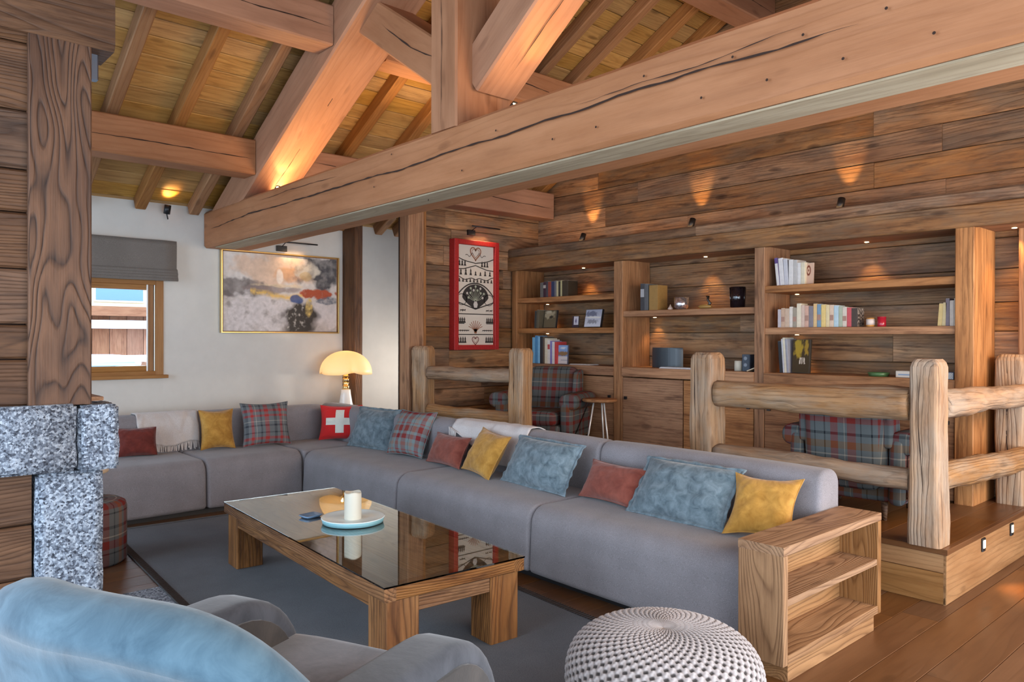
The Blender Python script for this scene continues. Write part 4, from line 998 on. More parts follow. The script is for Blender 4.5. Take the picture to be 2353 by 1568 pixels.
def abstract(u, v):
    n1 = nz3(u*1.6, v, 3, 1)*.7; n2 = nz3(u*1.6, v, 8, 5)*.7; n3 = nz3(u*1.6, v, 20, 9)*.6
    c = lerp3((.46, .40, .37), (.66, .60, .56), v*1.2+n1*.4)
    c = lerp3(c, (.66, .44, .30), blob(u, v, .42, .80, .30, .24, 2, 4)*.75); c = lerp3(c, (.60, .30, .14), blob(u, v, .60, .76, .14, .10, 22, 5)*.7)
    c = lerp3(c, (.15, .125, .12), blob(u, v, .10, .54, .30, .13, 3, 6)*(.8+.5*n2)); c = lerp3(c, (.24, .18, .17), blob(u, v, .38, .55, .25, .06, 31, 7)*.7)
    c = lerp3(c, (.08, .075, .08), blob(u, v, .90, .80, .26, .22, 4, 5)*(.9+.6*n2)); c = lerp3(c, (.58, .52, .44), blob(u, v, .74, .82, .10, .12, 14, 6)*(.8+n2)); c = lerp3(c, (.50, .34, .14), blob(u, v, .70, .74, .05, .05, 41, 6)*.6)
    c = lerp3(c, (.62, .56, .55), blob(u, v, .28, .20, .42, .27, 6, 6)*(.9+.5*n3)); c = lerp3(c, (.30, .26, .24), max(0, n2-.1)*2*(v < .42)); c = lerp3(c, (.60, .54, .53), blob(u, v, .93, .25, .16, .16, 26, 6)*.8)
    c = lerp3(c, (.055, .045, .038), blob(u, v, .64, .16, .17, .27, 8, 3)); c = lerp3(c, (.50, .45, .40), max(0, n3-.12)*2.2*blob(u, v, .62, .2, .13, .2, 9))
    band = .49+.035*sin(u*9)+.05*max(0, u-.55); c = lerp3(c, (.70, .44, .12), max(0, 1-abs(v-band+.03*n2)/.05)*(.22 < u < .80)*max(0, min(1, 1.1+1.6*n3)))
    c = lerp3(c, (.40, .085, .04), max(0, min(1, blob(u, v, .83, .51, .17, .06, 12, 8)*1.1+.6*n3*blob(u, v, .83, .51, .2, .09, 12, 8)))); c = lerp3(c, (.035, .07, .20), blob(u, v, .62, .42, .055, .05, 13, 6)*.9); c = lerp3(c, (.64, .44, .14), blob(u, v, .74, .32, .03, .15, 15, 6)*(.6+n3))
    c = lerp3(c, (.84, .76, .68), blob(u, v, .475, .71, .03, .10, 16, 4)*.7); c = lerp3(c, (.13, .14, .17), blob(u, v, .93, .42, .14, .05, 17, 7)*(.7+n3)); c = lerp3(c, (.74, .58, .38), blob(u, v, .48, .60, .18, .025, 27, 6)*.6)
    return tuple(max(.02, min(.95, x*(1+.16*n3+.18*n2))) for x in c)
pa = thing('abstract_painting', 'wide abstract landscape painting in a thin gilt frame on the white wall', 'painting', (3.55, 7.69, 1.55))
GILT = plain('gilt', (.70, .48, .18), .3, .9)
ax0, ax1, az0, az1 = 2.90, 4.225, 1.545, 2.395
for lo, hi in (((ax0, 7.64, az0), (ax0+.012, 7.69, az1)), ((ax1-.012, 7.64, az0), (ax1, 7.69, az1)), ((ax0+.012, 7.64, az0), (ax1-.012, 7.69, az0+.012)), ((ax0+.012, 7.64, az1-.012), (ax1-.012, 7.69, az1))): box('frame', lo, hi, GILT, pa, ch=.002)
box('frame_board', (ax0+.012, 7.672, az0+.012), (ax1-.012, 7.69, az1-.012), W_SHELF, pa, ch=0)
painted('canvas', (ax0+.025, 7.660, az0+.02), (1, 0, 0), (0, 0, 1), ax1-ax0-.05, az1-az0-.04, 230, 150, abstract, pa)
box('canvas_edge', (ax0+.025, 7.662, az0+.02), (ax1-.025, 7.673, az1-.02), plain('canvas', (.6, .57, .53), .8), pa, ch=0)
def piclamp(label, y, x0, x1, z, bw, pw, tgt):
    t = thing('picture_lamp', label, 'picture light', (x0, y, z), group='slim black picture lights')
    box('wall_box', (x0, y-.03, z-.06), (x0+bw, y, z), BLACK, t); tube('arm', [(x0+bw/2, y-.02, z-.01), (x0+bw/2, y-.12, z+.03)], .005, BLACK, t, 6)
    tube('bar', [(x0-.02, y-.12, z+.03), (x1, y-.12, z+.03)], .008, BLACK, t, 8)
    for q in (.3, .7): light('SPOT', 'picture_lamp_light', (x0+(x1-x0)*q, y-.125, z+.015), pw, AMB, tgt, spot_size=radians(120), spot_blend=1, shadow_soft_size=.01)
piclamp('slim black picture light above the abstract painting', 7.69, 3.50, 3.92, 2.48, .11, 3.0, (3.6, 7.66, 1.9))
piclamp('slim black picture light above the red framed panel', 6.73, 5.33, 5.72, 2.725, .10, 5.0, (5.42, 6.70, 2.0))

# red framed paper-cut panel
rp = thing('paper_cut_panel', 'tall red framed black and white paper cut panel in the alcove', 'picture', (5.42, 6.73, 1.38))
RED = plain('red_lacquer', (.36, .012, .012), .5, noise_=.25, nsc=60)
rx0, rx1, rz0, rz1, ry = 5.085, 5.735, 1.365, 2.60, 6.685
for lo, hi in (((rx0, ry-.05, rz0), (rx0+.06, 6.735, rz1)), ((rx1-.06, ry-.05, rz0), (rx1, 6.735, rz1)), ((rx0+.06, ry-.05, rz0), (rx1-.06, 6.735, rz0+.055)), ((rx0+.06, ry-.05, rz1-.055), (rx1-.06, 6.735, rz1))): box('frame', lo, hi, RED, rp, ch=.004)
box('paper', (rx0+.058, ry-.012, rz0+.05), (rx1-.058, 6.73, rz1-.05), plain('cream_paper', (.62, .55, .47), .8), rp, ch=0)
INK = plain('black_paper', (.03, .024, .022), .8); INR = plain('rust_paper', (.30, .12, .06), .8)
px, pz, PW, PH = rx0+.06, rz0+.055, rx1-rx0-.12, rz1-rz0-.11
YF = ry-.0145
def pp_(u, v): return Vector((px+u*PW, YF, pz+v*PH))
def stroke(name, pts, wd, mat=INK, parent=rp):
    wd = wd*1.5; P = [pp_(*p) for p in pts]; vs = []; fs = []; m = len(P)
    for i, p in enumerate(P):
        t = (P[min(i+1, m-1)]-P[max(i-1, 0)]).normalized(); s = Vector((0, -1, 0)).cross(t); vs += [p+s*wd/2, p-s*wd/2]
    for i in range(m-1): fs.append((2*i, 2*i+1, 2*i+3, 2*i+2))
    return mk(name, vs, fs, mat, parent, Matrix.Identity(4), world=True)
def poly(name, pts, mat=INK): return mk(name, [pp_(*p) for p in pts], [tuple(range(len(pts)))], mat, rp, Matrix.Identity(4), world=True)
def crv(f, n=24): return [f(i/n) for i in range(n+1)]
asp = PW/PH
def heart(cx, cy, r, wd, mat):
    pts = [(cx+r*.9*(sin(t)**3), cy+r*asp*(.8*cos(t)-.3*cos(2*t)-.12*cos(3*t)-.05*cos(4*t))) for t in [2*pi*i/36 for i in range(37)]]; stroke('heart', pts, wd, mat)
heart(.5, .925, .16, .009, INR); heart(.5, .925, .11, .004, INR); heart(.5, .045, .10, .006, plain('plum_paper', (.16, .05, .05), .8)); heart(.5, .045, .06, .003, INR)
for sgn in (-1, 1):
    f = lambda u: .5+sgn*u
    stroke('garland', [(f(.5-.5*t), .875-.03*sin(t*3)-.05*t*t*t) for t in [i/20 for i in range(21)]], .007)
    stroke('garland', [(f(.5*t), .80-.03*min(1, t*1.6)-.015*t) for t in [i/20 for i in range(21)]], .007)
    stroke('garland', [(f(.5*t), .655+.012*sin(t*8)+.02*t) for t in [i/20 for i in range(21)]], .006)
    stroke('arch', [(f(.5*t), .62-.13*t**2.2) for t in [i/20 for i in range(21)]], .010)
    stroke('arch', [(f(.5*t), .36+.07*t) for t in [i/20 for i in range(21)]], .008)
    stroke('oval', [(f(.37+.13*cos(a)), .455+.055*sin(a)) for a in [2*pi*i/24 for i in range(25)]], .005)
for v in (.31, .105): stroke('line', [(0, v), (1, v)], .007)
for a, b_, v in ((0, .2, .215), (.8, 1, .215)): stroke('line', [(a, v), (b_, v)], .006)
# dark medallion with a flower vase
poly('medallion', [(.5+.36*cos(a)*(1 if sin(a) > 0 else .50+.50*(1+sin(a))), .475+(.135 if sin(a) > 0 else .11)*sin(a)) for a in [2*pi*i/40 for i in range(40)]])
PG = plain('pale_green_paper', (.38, .40, .30), .8); YF -= .0015
poly('vase', [(.44, .41), (.46, .375), (.54, .375), (.56, .41), (.53, .44), (.47, .44)], plain('pale_paper', (.55, .50, .46), .8))
for k in range(11):
    a = pi*(.08+.84*k/10); L = .09+.03*(k % 2); ex, ey = .5+2.2*L*cos(a), .45+L*1.15*sin(a)
    stroke('stem', [(.5, .44), (.5+1.0*L*cos(a), .44+L*.5*sin(a)), (ex, ey)], .003, PG)
    poly('flower', [(ex+.028*cos(t), ey+.028*asp*sin(t)) for t in [2*pi*i/8 for i in range(8)]], PG if k % 3 else plain('pale_paper', (.55, .50, .46), .8))
# small trees, cows, huts as silhouettes
rn = random.Random(12)
def tree(cx, cy, h):
    h *= 1.35
    poly('tree', [(cx-.034, cy), (cx-.010, cy+h*.5), (cx-.024, cy+h*.5), (cx, cy+h), (cx+.024, cy+h*.5), (cx+.010, cy+h*.5), (cx+.034, cy)])
def cow(cx, cy, s):
    s *= 1.35
    poly('cow', [(cx-s, cy), (cx-s*.9, cy+s*.3), (cx-s, cy+s*.45), (cx+s*.6, cy+s*.45), (cx+s, cy+s*.65), (cx+s*1.05, cy+s*.35), (cx+s*.75, cy+s*.25), (cx+s*.7, cy), (cx+s*.55, cy), (cx+s*.5, cy+s*.2), (cx-s*.65, cy+s*.2), (cx-s*.75, cy)])
for k in range(6): tree(.06+.075*k+(.46 if k > 2 else 0)*.85, .79+.0*k, .045) 
for k in range(7): tree(.10+.133*k, .70, .03+.018*rn.random()*2)
for k in range(10): tree(.06+.098*k, .60+.035*(1-abs(k-4.5)/4.5)*0+.03, .028)
for k in range(4): cow(.12+.07*k if k < 2 else .68+.1*k-.05, .335, .03)
for k in range(4): tree(.05+.05*k, .22, .045); tree(.82+.05*k, .22, .045)
for k in range(5): cow(.07+.07*k*.8, .135, .024); cow(.72+.07*k*.8, .135, .024)
for k in range(4): tree(.04+.06*k, .02, .05); tree(.80+.055*k, .02, .05)
for s in (-1, 1): stroke('scroll', [(.5+s*(.06+.22*t), .90+.03*sin(t*9)*(1-t)) for t in [i/14 for i in range(15)]], .004)
for k in range(9):
    a = pi*(.1+.8*k/8); stroke('branch', [(.5, .13), (.5+.10*cos(a), .16+.03*sin(a)), (.5+.2*cos(a), .16+.085*sin(a))], .005, INR)
poly('bouquet_vase', [(.45, .16), (.47, .115), (.53, .115), (.55, .16)], INR)

# ================================================================ BOOKS AND SHELF OBJECTS
zL1 += .0012; zL2 += .0012; zM += .0012; zR1 += .0012; zR2 += .0012; zC += .0012
BC = {}
def bmat(c):
    k = 'book_%02d%02d%02d' % tuple(int(x*99) for x in c)
    return plain(k, c, .55, spec=.35, noise_=.08, nsc=30)
PAGE = plain('pages', (.62, .57, .46), .9)
def book(y, zt, th_, h, dep, col, label, group, lean=0, x=6.06, band=None, cat='book', cover=None):
    t = thing('book', label, cat, (x+dep/2, y-th_/2, zt), 0, group)
    M = WM[t.name] @ Matrix.Translation((0, 0, th_/2*abs(sin(radians(lean)))+.0005)) @ Matrix.Rotation(radians(lean), 4, 'X')
    def bx(n, lo, hi, m, ch=.001):
        lo = Vector(lo); hi = Vector(hi); c = (lo+hi)/2; d = hi-lo
        vs, fs = prism_geo(d.z, section(d.y, d.x, ch)); F = frame((c.x, c.y, lo.z), (c.x, c.y, hi.z), (1, 0, 0)); return mk(n, vs, fs, m, t, M @ F, world=True)
    bx('cover', (-dep/2, -th_/2, .0), (dep/2, th_/2, h), bmat(col), .002)
    bx('pages', (-dep/2+.004, -th_/2+.002, h-.004), (dep/2-.003, th_/2-.002, h+.0012), PAGE, .0005)
    if band and th_ > .018:
        bx('title_band', (-dep/2-.0006, -th_/2+.002, h*band[0]), (-dep/2+.001, th_/2-.002, h*(band[0]+band[1])), bmat(band[2]), 0)
    if cover:
        # printed front board, seen from the near side (-Y)
        o_ = WM[t.name].translation; p0 = M @ Vector((-dep/2+.002, -th_/2-.0008, .002)); U = (M @ Vector((dep/2-.002, -th_/2-.0008, .002))-p0).normalized(); V = (M @ Vector((-dep/2+.002, -th_/2-.0008, h-.002))-p0).normalized()
        painted('front_cover', p0, U, V, dep-.004, h-.004, 24, 30, cover, t)
    return t
ORD = ['first', 'second', 'third', 'fourth', 'fifth', 'sixth', 'seventh', 'eighth', 'ninth', 'tenth', 'eleventh', 'twelfth', 'thirteenth', 'fourteenth', 'fifteenth', 'sixteenth', 'seventeenth', 'eighteenth']
def row(y0, zt, specs, shelf_, group):
    y = y0
    for k, s_ in enumerate(specs):
        th_, h, col, cn = s_[:4]; kw = s_[4] if len(s_) > 4 else {}
        lab = '%s book, %s from left on %s' % (cn, ORD[k], shelf_)
        book(y, zt, th_, h, kw.pop('dep', .16), col, lab, group, **kw); y -= th_+.0015+(kw.get('gap', 0))
DK = (.03, .022, .02)
row(6.29, zL1, [(.05, .17, (.12, .11, .10), 'dark grey'), (.045, .175, (.05, .02, .03), 'dark plum', dict(band=(.6, .2, (.4, .35, .3)))), (.03, .18, (.06, .05, .06), 'charcoal'), (.05, .175, (.26, .05, .03), 'brick red'), (.05, .175, (.03, .04, .09), 'navy blue'), (.03, .18, (.14, .13, .14), 'slate grey'), (.03, .175, (.50, .42, .24), 'cream'), (.03, .17, (.04, .03, .02), 'black brown'), (.025, .18, (.46, .40, .20), 'yellowish'), (.09, .175, (.05, .035, .02), 'dark brown thick')], 'the top left shelf', 'books on the top left shelf')
row(6.39, zL2, [(.035, .20, (.04, .04, .035), 'black', dict(lean=3)), (.035, .21, (.10, .08, .05), 'dark olive', dict(lean=3))], 'the middle left shelf', 'books on the middle left shelf')
def animal(u, v):
    c = (.12, .09, .05); c = lerp3(c, (.34, .27, .17), blob(u, v, .45, .75, .4, .25, 2)); c = lerp3(c, (.04, .03, .02), blob(u, v, .6, .62, .16, .10, 3)); c = lerp3(c, (.5, .42, .3), blob(u, v, .3, .9, .3, .08, 4)*.6); return c
def covobj(nm, label, cat, y0, y1, x, zt, h, th_, fn, lean=8, edge=DK):
    """book or frame standing face on (towards -X), leaning back"""
    t = thing(nm, label, cat, (x, (y0+y1)/2, zt)); w = y0-y1
    M = Matrix.Translation((0, 0, th_*sin(radians(lean))+.0005)) @ Matrix.Rotation(radians(lean), 4, 'Y'); Mw = WM[t.name] @ M
    vs, fs = prism_geo(h, section(w, th_, .002)); F = frame((th_/2, 0, 0), (th_/2, 0, h), (1, 0, 0)); mk('body', vs, fs, bmat(edge), t, Mw @ F, world=True)
    p0 = Mw @ Vector((-.001, w/2-.004, .004)); U = (Mw @ Vector((-.001, -w/2, .004))-p0).normalized(); V = (Mw @ Vector((-.001, w/2-.004, h))-p0).normalized()
    painted('printed_face', p0, U, V, w-.008, h-.008, 36, 36, fn, t); return t
covobj('book', 'brown photo book with an animal portrait, propped on the middle left shelf', 'book', 6.30, 6.10, 6.12, zL2, .205, .03, animal)
def smallp(u, v):
    return (.05, .03, .04) if u < .25 or v < .25 else lerp3((.55, .52, .56), (.15, .12, .2), blob(u, v, .6, .6, .15, .2, 3))
covobj('postcard', 'little white and black card standing on the middle left shelf', 'card', 5.84, 5.74, 6.12, zL2, .13, .012, smallp, 4)
def mount(u, v):
    c = lerp3((.62, .60, .64), (.35, .35, .42), v); c = lerp3(c, (.10, .10, .15), blob(u, v, .35, .75, .4, .14, 5, 7)*.8); c = lerp3(c, (.70, .66, .60), blob(u, v, .5, .55, .5, .05, 6, 7)); c = lerp3(c, (.14, .13, .15), blob(u, v, .45, .3, .35, .12, 7, 8)*.7); return c
covobj('picture_block', 'square snowy mountain photo print leaning on the middle left shelf', 'picture', 5.66, 5.42, 6.12, zL2, .20, .03, mount, 12)
row(6.42, zC, [(.045, .30, (.16, .36, .52), 'light blue'), (.045, .32, (.07, .22, .40), 'medium blue'), (.035, .31, (.20, .42, .60), 'sky blue'), (.045, .31, (.03, .03, .035), 'black'), (.03, .305, (.10, .07, .05), 'dark brown'), (.045, .29, (.62, .54, .40), 'cream'), (.04, .275, (.66, .60, .54), 'off white', dict(band=(.6, .2, (.4, .06, .06)))), (.03, .26, (.20, .17, .40), 'violet'), (.04, .25, (.64, .60, .56), 'white'), (.035, .25, (.50, .05, .05), 'bright red'), ], 'the left counter', 'books on the left counter')
def castle(u, v):
    if v < .4: return lerp3((.62, .56, .54), (.2, .2, .25), 1 if .17 < v < .22 and u > .3 else 0)
    c = lerp3((.12, .20, .42), (.25, .38, .62), v); c = lerp3(c, (.6, .6, .62), blob(u, v, .5, .85, .3, .06, 3)); return lerp3(c, (.26, .15, .07), blob(u, v, .5, .55, .6, .13, 4, 4))
covobj('book', 'travel book with a blue and brown cover face on beside the blue books', 'book', 6.02, 5.87, 6.08, zC, .215, .02, castle, 3, (.1, .1, .14))
def flat(nm, label, cat, y0, y1, x0, x1, zt, h, col, n=1):
    t = thing(nm, label, cat, ((x0+x1)/2, (y0+y1)/2, zt))
    for k in range(n): box('sheet' if n > 1 else 'body', (x0+.006*k, min(y0, y1)+.008*k, zt+h*k/n), (x1-.003*k, max(y0, y1)-.004*k, zt+h*(k+1)/n-.0004), bmat(col), t, ch=.001)
    return t
flat('papers', 'loose white papers lying on the left counter', 'papers', 5.80, 5.50, 6.03, 6.2, zC, .012, (.55, .50, .46), 3)
# middle bay upper shelf
row(4.83, zM, [(.05, .27, (.05, .05, .055), 'black ring binder', dict(band=(.5, .3, (.35, .35, .36)))), (.045, .265, (.10, .10, .105), 'dark grey file')], 'the middle bay shelf', 'files on the middle shelf')
b2 = flat('wooden_box', 'tall narrow wooden box beside the black files on the middle shelf', 'box', 4.72, 4.615, 6.06, 6.22, zM, .25, (.30, .17, .05))
def lob(nm, label, cat, loc, prof, mat, n=24, extra=None, group=None):
    t = thing(nm, label, cat, loc, 0, group); lathe('body', prof, mat, t, n=n); return t
t = lob('figurine', 'tiny pale gnome figurine on the middle shelf', 'figurine', (6.10, 4.49, zM), [(0, 0), (.022, 0), (.026, .012), (.018, .025), (.012, .03), (.002, .055), (0, .056)], plain('pale_clay', (.60, .45, .36), .6), 14)
SIL = plain('mercury_glass', (.55, .52, .55), .18, .85, noise_=.5, nsc=45)
t = lob('candle_holder', 'silver mottled glass candle holder on the middle shelf', 'candle holder', (6.12, 4.375, zM), [(0, 0), (.05, 0), (.068, .03), (.072, .118), (.068, .118), (.062, .03), (0, .012)], SIL)
t = thing('duck_figure', 'dark carved bird figure with a golden base on the middle shelf', 'figurine', (6.11, 4.10, zM))
DKW = plain('dark_horn', (.02, .013, .008), .25)
lathe('body', [(0, .002), (.03, .004), (.045, .018), (.035, .035), (.01, .042), (0, .043)], plain('gold_brown', (.34, .19, .05), .35), t, Matrix.Diagonal((.8, 1.7, 1, 1)), n=20)
o_ = WM[t.name].translation; tube('neck', [o_+Vector((0, -.03, .02)), o_+Vector((0, -.055, .05)), o_+Vector((0, -.03, .085)), o_+Vector((0, -.035, .115)), o_+Vector((0, -.012, .118))], [.016, .014, .011, .015, .006], DKW, t, 10)
t = lob('glass_vase', 'black glass tumbler vase on the middle shelf', 'vase', (6.12, 3.76, zM), [(0, 0), (.062, 0), (.070, .19), (.064, .19), (.058, .012), (0, .010)], plain('black_glass', (.012, .008, .01), .08, spec=.8))
for k in range(8):
    a = k*pi/4; p = Vector((6.12, 3.76, zM)); tube('rib', [p+Vector((.063*cos(a), .063*sin(a), .005)), p+Vector((.0715*cos(a), .0715*sin(a), .185))], .0035, plain('black_glass', (.012, .008, .01), .08), t, 6)
# middle bay counter
t = thing('desk_screen', 'dark grey curved screen standing on the middle counter', 'screen', (6.20, 4.62, zC))
SG = plain('slate_plastic', (.035, .045, .055), .35); vs = []; fs = []
pts = []
for k in range(19):
    a = -1.25+2.5*k/18; pts.append((.06-.10*cos(a), .20*sin(a)))
for z in (0.0, .03, .18, .195, .20):
    ins = {0.0: 0, .03: 0, .18: 0, .195: .006, .20: .014}[z]
    for (x, y) in pts: vs.append((x, y*(1-ins*3), z))
    for (x, y) in pts[::-1]: vs.append((x+.02, y*(1-ins*3)*.93, z))
n = 38
for j in range(4):
    for i in range(n): fs.append((j*n+i, j*n+(i+1) % n, (j+1)*n+(i+1) % n, (j+1)*n+i))
fs.append(tuple(range(n))[::-1]); fs.append(tuple(range(4*n, 5*n))); mk('shell', vs, fs, SG, t, smooth=False)
flat('magazine', 'white open magazine on the middle counter', 'magazine', 4.55, 4.18, 6.0, 6.14, zC, .014, (.60, .58, .58), 3)
lob('pillar_candle', 'cream candle on the counter behind the railing post', 'candle', (6.1, 3.74, zC), [(0, 0), (.034, 0), (.034, .09), (.03, .092), (0, .088)], plain('ivory_wax', (.8, .74, .62)), 20)
t = thing('loudspeaker', 'small dark blue grey box loudspeaker on the middle counter', 'speaker', (6.15, 3.66, zC)); box('cabinet', (6.09, 3.62, zC), (6.20, 3.70, zC+.15), plain('blue_grey', (.05, .065, .09), .5), t, ch=.008)
for z in (.055, .115): lathe('cone', [(0, 0), (.016, .003), (.019, 0)], plain('grey_cone', (.25, .28, .32), .5), t, Matrix.Translation((6.089-6.15, 0, z)) @ Matrix.Rotation(-pi/2, 4, 'Y'), n=16)
t = thing('tablet', 'black tablet on a slanted stand at the right end of the middle counter', 'tablet', (6.12, 3.565, zC)); beam('screen', (6.09, 3.565, zC+.002), (6.17, 3.58, zC+.11), .10, .008, BLACK, t, upv=(1, 0, 0), ch=.002); box('stand', (6.12, 3.53, zC), (6.2, 3.60, zC+.02), BLACK, t)
t = thing('notebook', 'cream notebook leaning under the tablet', 'notebook', (6.06, 3.57, zC)); beam('body', (6.055, 3.60, zC+.006), (6.055, 3.525, zC+.035), .09, .008, bmat((.66, .58, .42)), t, upv=(0, 0, 1), ch=.001)
# right bay
WHT = (.60, .58, .57)
row(3.345, zR1, [(.03, .24, (.10, .06, .20), 'violet topped', dict(lean=-6, band=(.0, .8, WHT))), (.04, .235, (.62, .60, .60), 'white', dict(lean=-5)), (.035, .225, (.50, .50, .54), 'pale grey', dict(lean=-4)), (.04, .215, (.64, .62, .60), 'off white'), (.035, .21, (.46, .44, .42), 'grey'), (.03, .185, (.64, .62, .60), 'chalk white'), (.035, .185, (.62, .56, .42), 'ivory')], 'the top right shelf', 'books on the top right shelf')
def owl(u, v): c = (.55, .36, .26); return lerp3(c, (.16, .04, .02), 1 if (.25 < sqrt((u-.5)**2+(v-.65)**2)*1.6 < .42 or abs(u-.5)+abs(v-.65) < .08) else 0)
covobj('book', 'pinkish paperback with a round motif at the end of the top right row', 'book', 3.115, 3.035, 6.09, zR1, .18, .02, owl, 3, (.5, .36, .28))
cols = [((.44, .40, .42), 'lilac grey', .155), ((.50, .34, .24), 'tan', .165), ((.52, .38, .28), 'light brown', .16), ((.62, .56, .50), 'pale pinkish', .175), ((.30, .26, .20), 'taupe', .165), ((.66, .58, .44), 'cream tall', .20), ((.56, .42, .34), 'salmon', .185), ((.56, .34, .26), 'terracotta', .18), ((.20, .18, .20), 'grey violet', .175), ((.62, .42, .20), 'ochre', .195), ((.16, .26, .36), 'steel blue', .19), ((.66, .48, .18), 'golden yellow', .185), ((.64, .52, .30), 'sand yellow', .18), ((.62, .46, .34), 'peach', .18), ((.40, .52, .58), 'pale blue', .175), ((.36, .40, .30), 'sage green', .165), ((.58, .50, .42), 'beige', .16), ((.50, .08, .09), 'crimson foot', .155)]
row(3.335, zR2, [(.030+.004*(k % 3), h, c, n_, dict(band=(.3, .25, (.35, .2, .15)) if k % 3 == 1 else None, dep=.12)) for k, (c, n_, h) in enumerate(cols)], 'the middle right shelf', 'paperbacks on the middle right shelf')
book(2.70, zR2, .05, .15, .12, (.06, .04, .03), 'dark patterned thick book closing the paperback row', 'paperbacks on the middle right shelf', cover=lambda u, v: lerp3((.05, .035, .03), (.55, .45, .36), max(0, nz3(u, v, 9, 3))*2.5))
t = lob('jar_candle', 'small orange and white labelled jar candle on the middle right shelf', 'candle', (6.09, 2.56, zR2), [(0, 0), (.03, 0), (.032, .004), (.032, .07), (.028, .07), (.0, .06)], plain('amber_jar', (.55, .26, .07), .2))
lathe('label', [(.0326, .015), (.0326, .06)], plain('jar_label', (.66, .55, .48), .6), t, n=20)
t = lob('jar_candle', 'small red jar candle on the middle right shelf', 'candle', (6.09, 2.475, zR2), [(0, 0), (.03, 0), (.032, .004), (.032, .072), (.028, .072), (.0, .06)], plain('red_jar', (.40, .015, .03), .2)); lathe('lid', [(.0, .072), (.033, .072), (.033, .078), (0, .078)], plain('red_jar', (.4, .015, .03)), t, n=20)
row(2.065, zR2, [(.028, .165, (.62, .44, .18), 'yellow', dict(lean=4, dep=.12)), (.026, .17, (.60, .46, .24), 'straw', dict(lean=3, dep=.12))], 'the shelf end by the big upright', 'books at the near end of the right shelf')
row(2.010, zR2, [(.026, .20, (.20, .16, .18), 'dark mauve', dict(dep=.12)), (.028, .185, (.60, .52, .44), 'beige pink', dict(dep=.12)), (.03, .20, (.62, .56, .46), 'ivory tall', dict(dep=.12))], 'the right end of that shelf', 'books at the near end of the right shelf')
row(3.315, zC, [(.03, .27, (.02, .02, .025), 'black', dict(lean=-4)), (.012, .29, (.5, .5, .55), 'thin silver', dict(lean=-4)), (.02, .30, (.62, .56, .44), 'thin cream', dict(lean=-4)), (.02, .29, (.30, .30, .34), 'thin grey', dict(lean=-4))], 'the right counter', 'magazines on the right counter')
def dog(u, v):
    c = lerp3((.05, .03, .01), (.34, .22, .02), blob(u, v, .35, .75, .25, .3, 3, 6)); c = lerp3(c, (.30, .18, .02), blob(u, v, .8, .8, .12, .25, 6, 6)); return lerp3(c, (.6, .5, .4), 1 if (.25 < v < .45 and (abs(u-.45-.2*(v-.35)) < .04 or abs(u-.7+.2*(v-.35)) < .04 or abs(u-.58) < .03)) else 0)
covobj('book', 'tall dark book with yellow artwork and white lettering on the right counter', 'book', 3.215, 3.06, 6.08, zC, .285, .03, dog, 5, (.04, .025, .015))
lob('green_bowl', 'shallow green bowl on the right counter', 'bowl', (6.10, 2.50, zC), [(0, .0), (.07, 0), (.082, .03), (.079, .03), (.066, .006), (0, .005)], plain('green_glaze', (.07, .16, .06), .3), 28)
t = thing('game_box', 'flat white game box on the right counter', 'box', (6.1, 2.24, zC)); box('lid', (6.03, 2.125, zC), (6.18, 2.345, zC+.05), bmat((.56, .52, .46)), t, ch=.003)
painted('side_print', (6.0288, 2.34, zC+.004), (0, -1, 0), (0, 0, 1), .21, .042, 42, 8, lambda u, v: (.20, .30, .44) if abs(v-.45) < .12 and .05 < u < .55 else (.58, .54, .48), t)
t = thing('domino_box', 'blue and white patterned box at the near end of the right counter', 'box', (6.1, 2.03, zC)); box('lid', (6.03, 1.945, zC), (6.18, 2.12, zC+.05), bmat((.16, .22, .34)), t, ch=.003)
painted('side_print', (6.0288, 2.118, zC+.002), (0, -1, 0), (0, 0, 1), .17, .046, 60, 16, lambda u, v: ((.60, .60, .58) if (int(u*24)+int(v*5)) % 2 else (.40, .42, .42)) if u > .6 else ((.50, .55, .45) if (.15 < v < .85 and .08 < u < .5 and abs(nz3(u, v, 30, 2)) > .05) else (.07, .14, .36)), t)

# ================================================================ OUTSIDE THE WINDOW
SNOW = plain('snow', (.86, .90, .97), .8, spec=.2, noise_=.04, nsc=3, bmp=.3)
def heightfield(name, x0, x1, y0, y1, nx, ny, f, mat, label, cat, kind=None):
    vs = []; fs = []
    for j in range(ny+1):
        for i in range(nx+1): x = x0+(x1-x0)*i/nx; y = y0+(y1-y0)*j/ny; vs.append((x, y, f(x, y)))
    for j in range(ny):
        for i in range(nx): a = j*(nx+1)+i; fs.append((a, a+1, a+nx+2, a+nx+1))
    o = mk(name, vs, fs, mat, None, Matrix.Identity(4), True); tag(o, label, cat, kind=kind); return o
heightfield('snow_ground', -8, 22, 8.3, 60, 60, 60, lambda x, y: -.55+.05*noise.noise(Vector((x*.4, y*.4, 0))), SNOW, 'snow covered ground outside the window', 'snow', 'structure')
heightfield('snow_bank', -2, 9, 8.6, 11.6, 60, 30, lambda x, y: -.6+1.72*max(0, 1-abs((y-10.1)/1.5)**2.4)+.10*noise.noise(Vector((x*.9, y*.9, 3)))*max(0, 1-abs((y-10.1)/1.5)), SNOW, 'rounded snow bank just outside the window', 'snow bank')
ch = thing('chalet', 'reddish brown timber chalet across the snowy yard with blue window panes', 'house', (4, 22, -.5))
W_CH = wood('chalet_boards', (.10, .03, .012), (.34, .13, .06), (.45, .20, .10), ring=8, rmix=.3, knots=0, var=.3)
for k in range(34): box('wall_board', (-3+k*.42, 22+.01*(k % 2), -.5), (-3+k*.42+.41, 22.1, 2.05), W_CH, ch, ch=.01)
CRM = plain('cream_trim', (.82, .70, .48), .7)
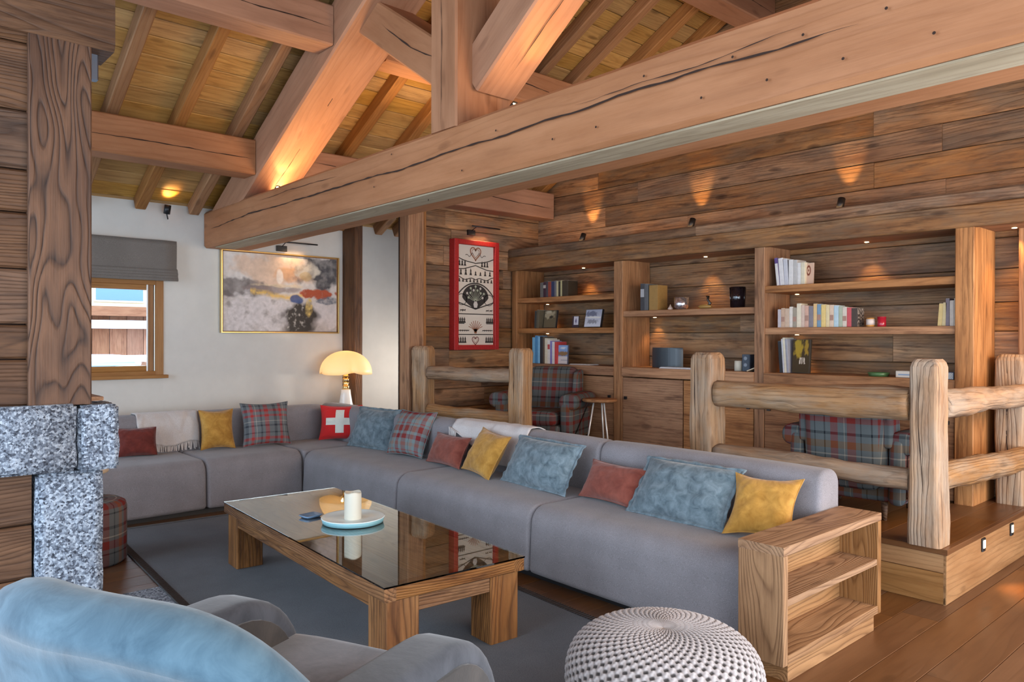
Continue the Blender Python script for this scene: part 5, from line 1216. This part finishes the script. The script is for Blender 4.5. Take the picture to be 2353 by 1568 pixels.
box('floor_band', (-3.2, 21.6, 2.05), (11.5, 22.2, 2.30), W_CH, ch); box('eave_snow', (-3.2, 21.2, 1.72), (11.5, 21.9, 1.93), SNOW, ch, ch=.06); box('upper_wall', (-3, 21.98, 2.3), (11.3, 22.3, 5.0), CRM, ch, ch=0)
BLU = plain('sky_pane', (.10, .21, .42), .1, spec=.8)
for k in range(6): w_ = box('window', (-2+k*1.75, 21.93, 2.42), (-2+k*1.75+1.25, 22.0, 3.5), CRM, ch); box('pane', (-1.95+k*1.75, 21.92, 2.47), (-2+k*1.75+1.2, 21.935, 3.45), BLU, w_, ch=0)
box('roof', (-3.5, 20.8, 5.0), (12, 26, 5.3), SNOW, ch, ch=.1)
fe = thing('fence', 'low snow capped timber fence in front of the chalet', 'fence', (3, 17, -.5))
for k in range(5): box('rail', (-3, 17, -.2+k*.24), (12, 17.05, .0+k*.24), W_CH, fe)
for k in range(8): box('fence_post', (-3+k*2, 17.05, -.5), (-2.88+k*2, 17.15, 1.1), W_CH, fe)
box('snow_cap', (-3.05, 16.9, .98), (12, 17.2, 1.12), SNOW, fe, ch=.05)
cr = thing('parked_car', 'snow covered light blue car parked beyond the snow bank', 'car', (3.2, 14.5, -.5))
prof = rpoly([(-2.1, .3), (2.1, .3), (2.1, .95), (1.2, 1.05), (.7, 1.5), (-1.1, 1.52), (-1.7, 1.05), (-2.1, 1.0)], .12, 4)
loft_soft('body', prof, 1.7, .12, plain('car_paint', (.22, .36, .46), .25), cr, WM[cr.name] @ Matrix(((0, 1, 0, 0), (1, 0, 0, 0), (0, 0, 1, 0), (0, 0, 0, 1))))
loft_soft('snow_cover', rpoly([(-1.2, 1.5), (.75, 1.5), (.6, 1.68), (-1.0, 1.7)], .07, 4), 1.5, .1, SNOW, cr, WM[cr.name] @ Matrix(((0, 1, 0, 0), (1, 0, 0, 0), (0, 0, 1, 0), (0, 0, 0, 1))))
for sx in (-1.35, 1.35):
    for sy in (-.8, .8): lathe('wheel', [(0, -.1), (.33, -.1), (.33, .1), (0, .1)], BLACK, cr, Matrix.Translation((sx, sy, .33)) @ Matrix.Rotation(pi/2, 4, 'X'), n=20, smooth=False)
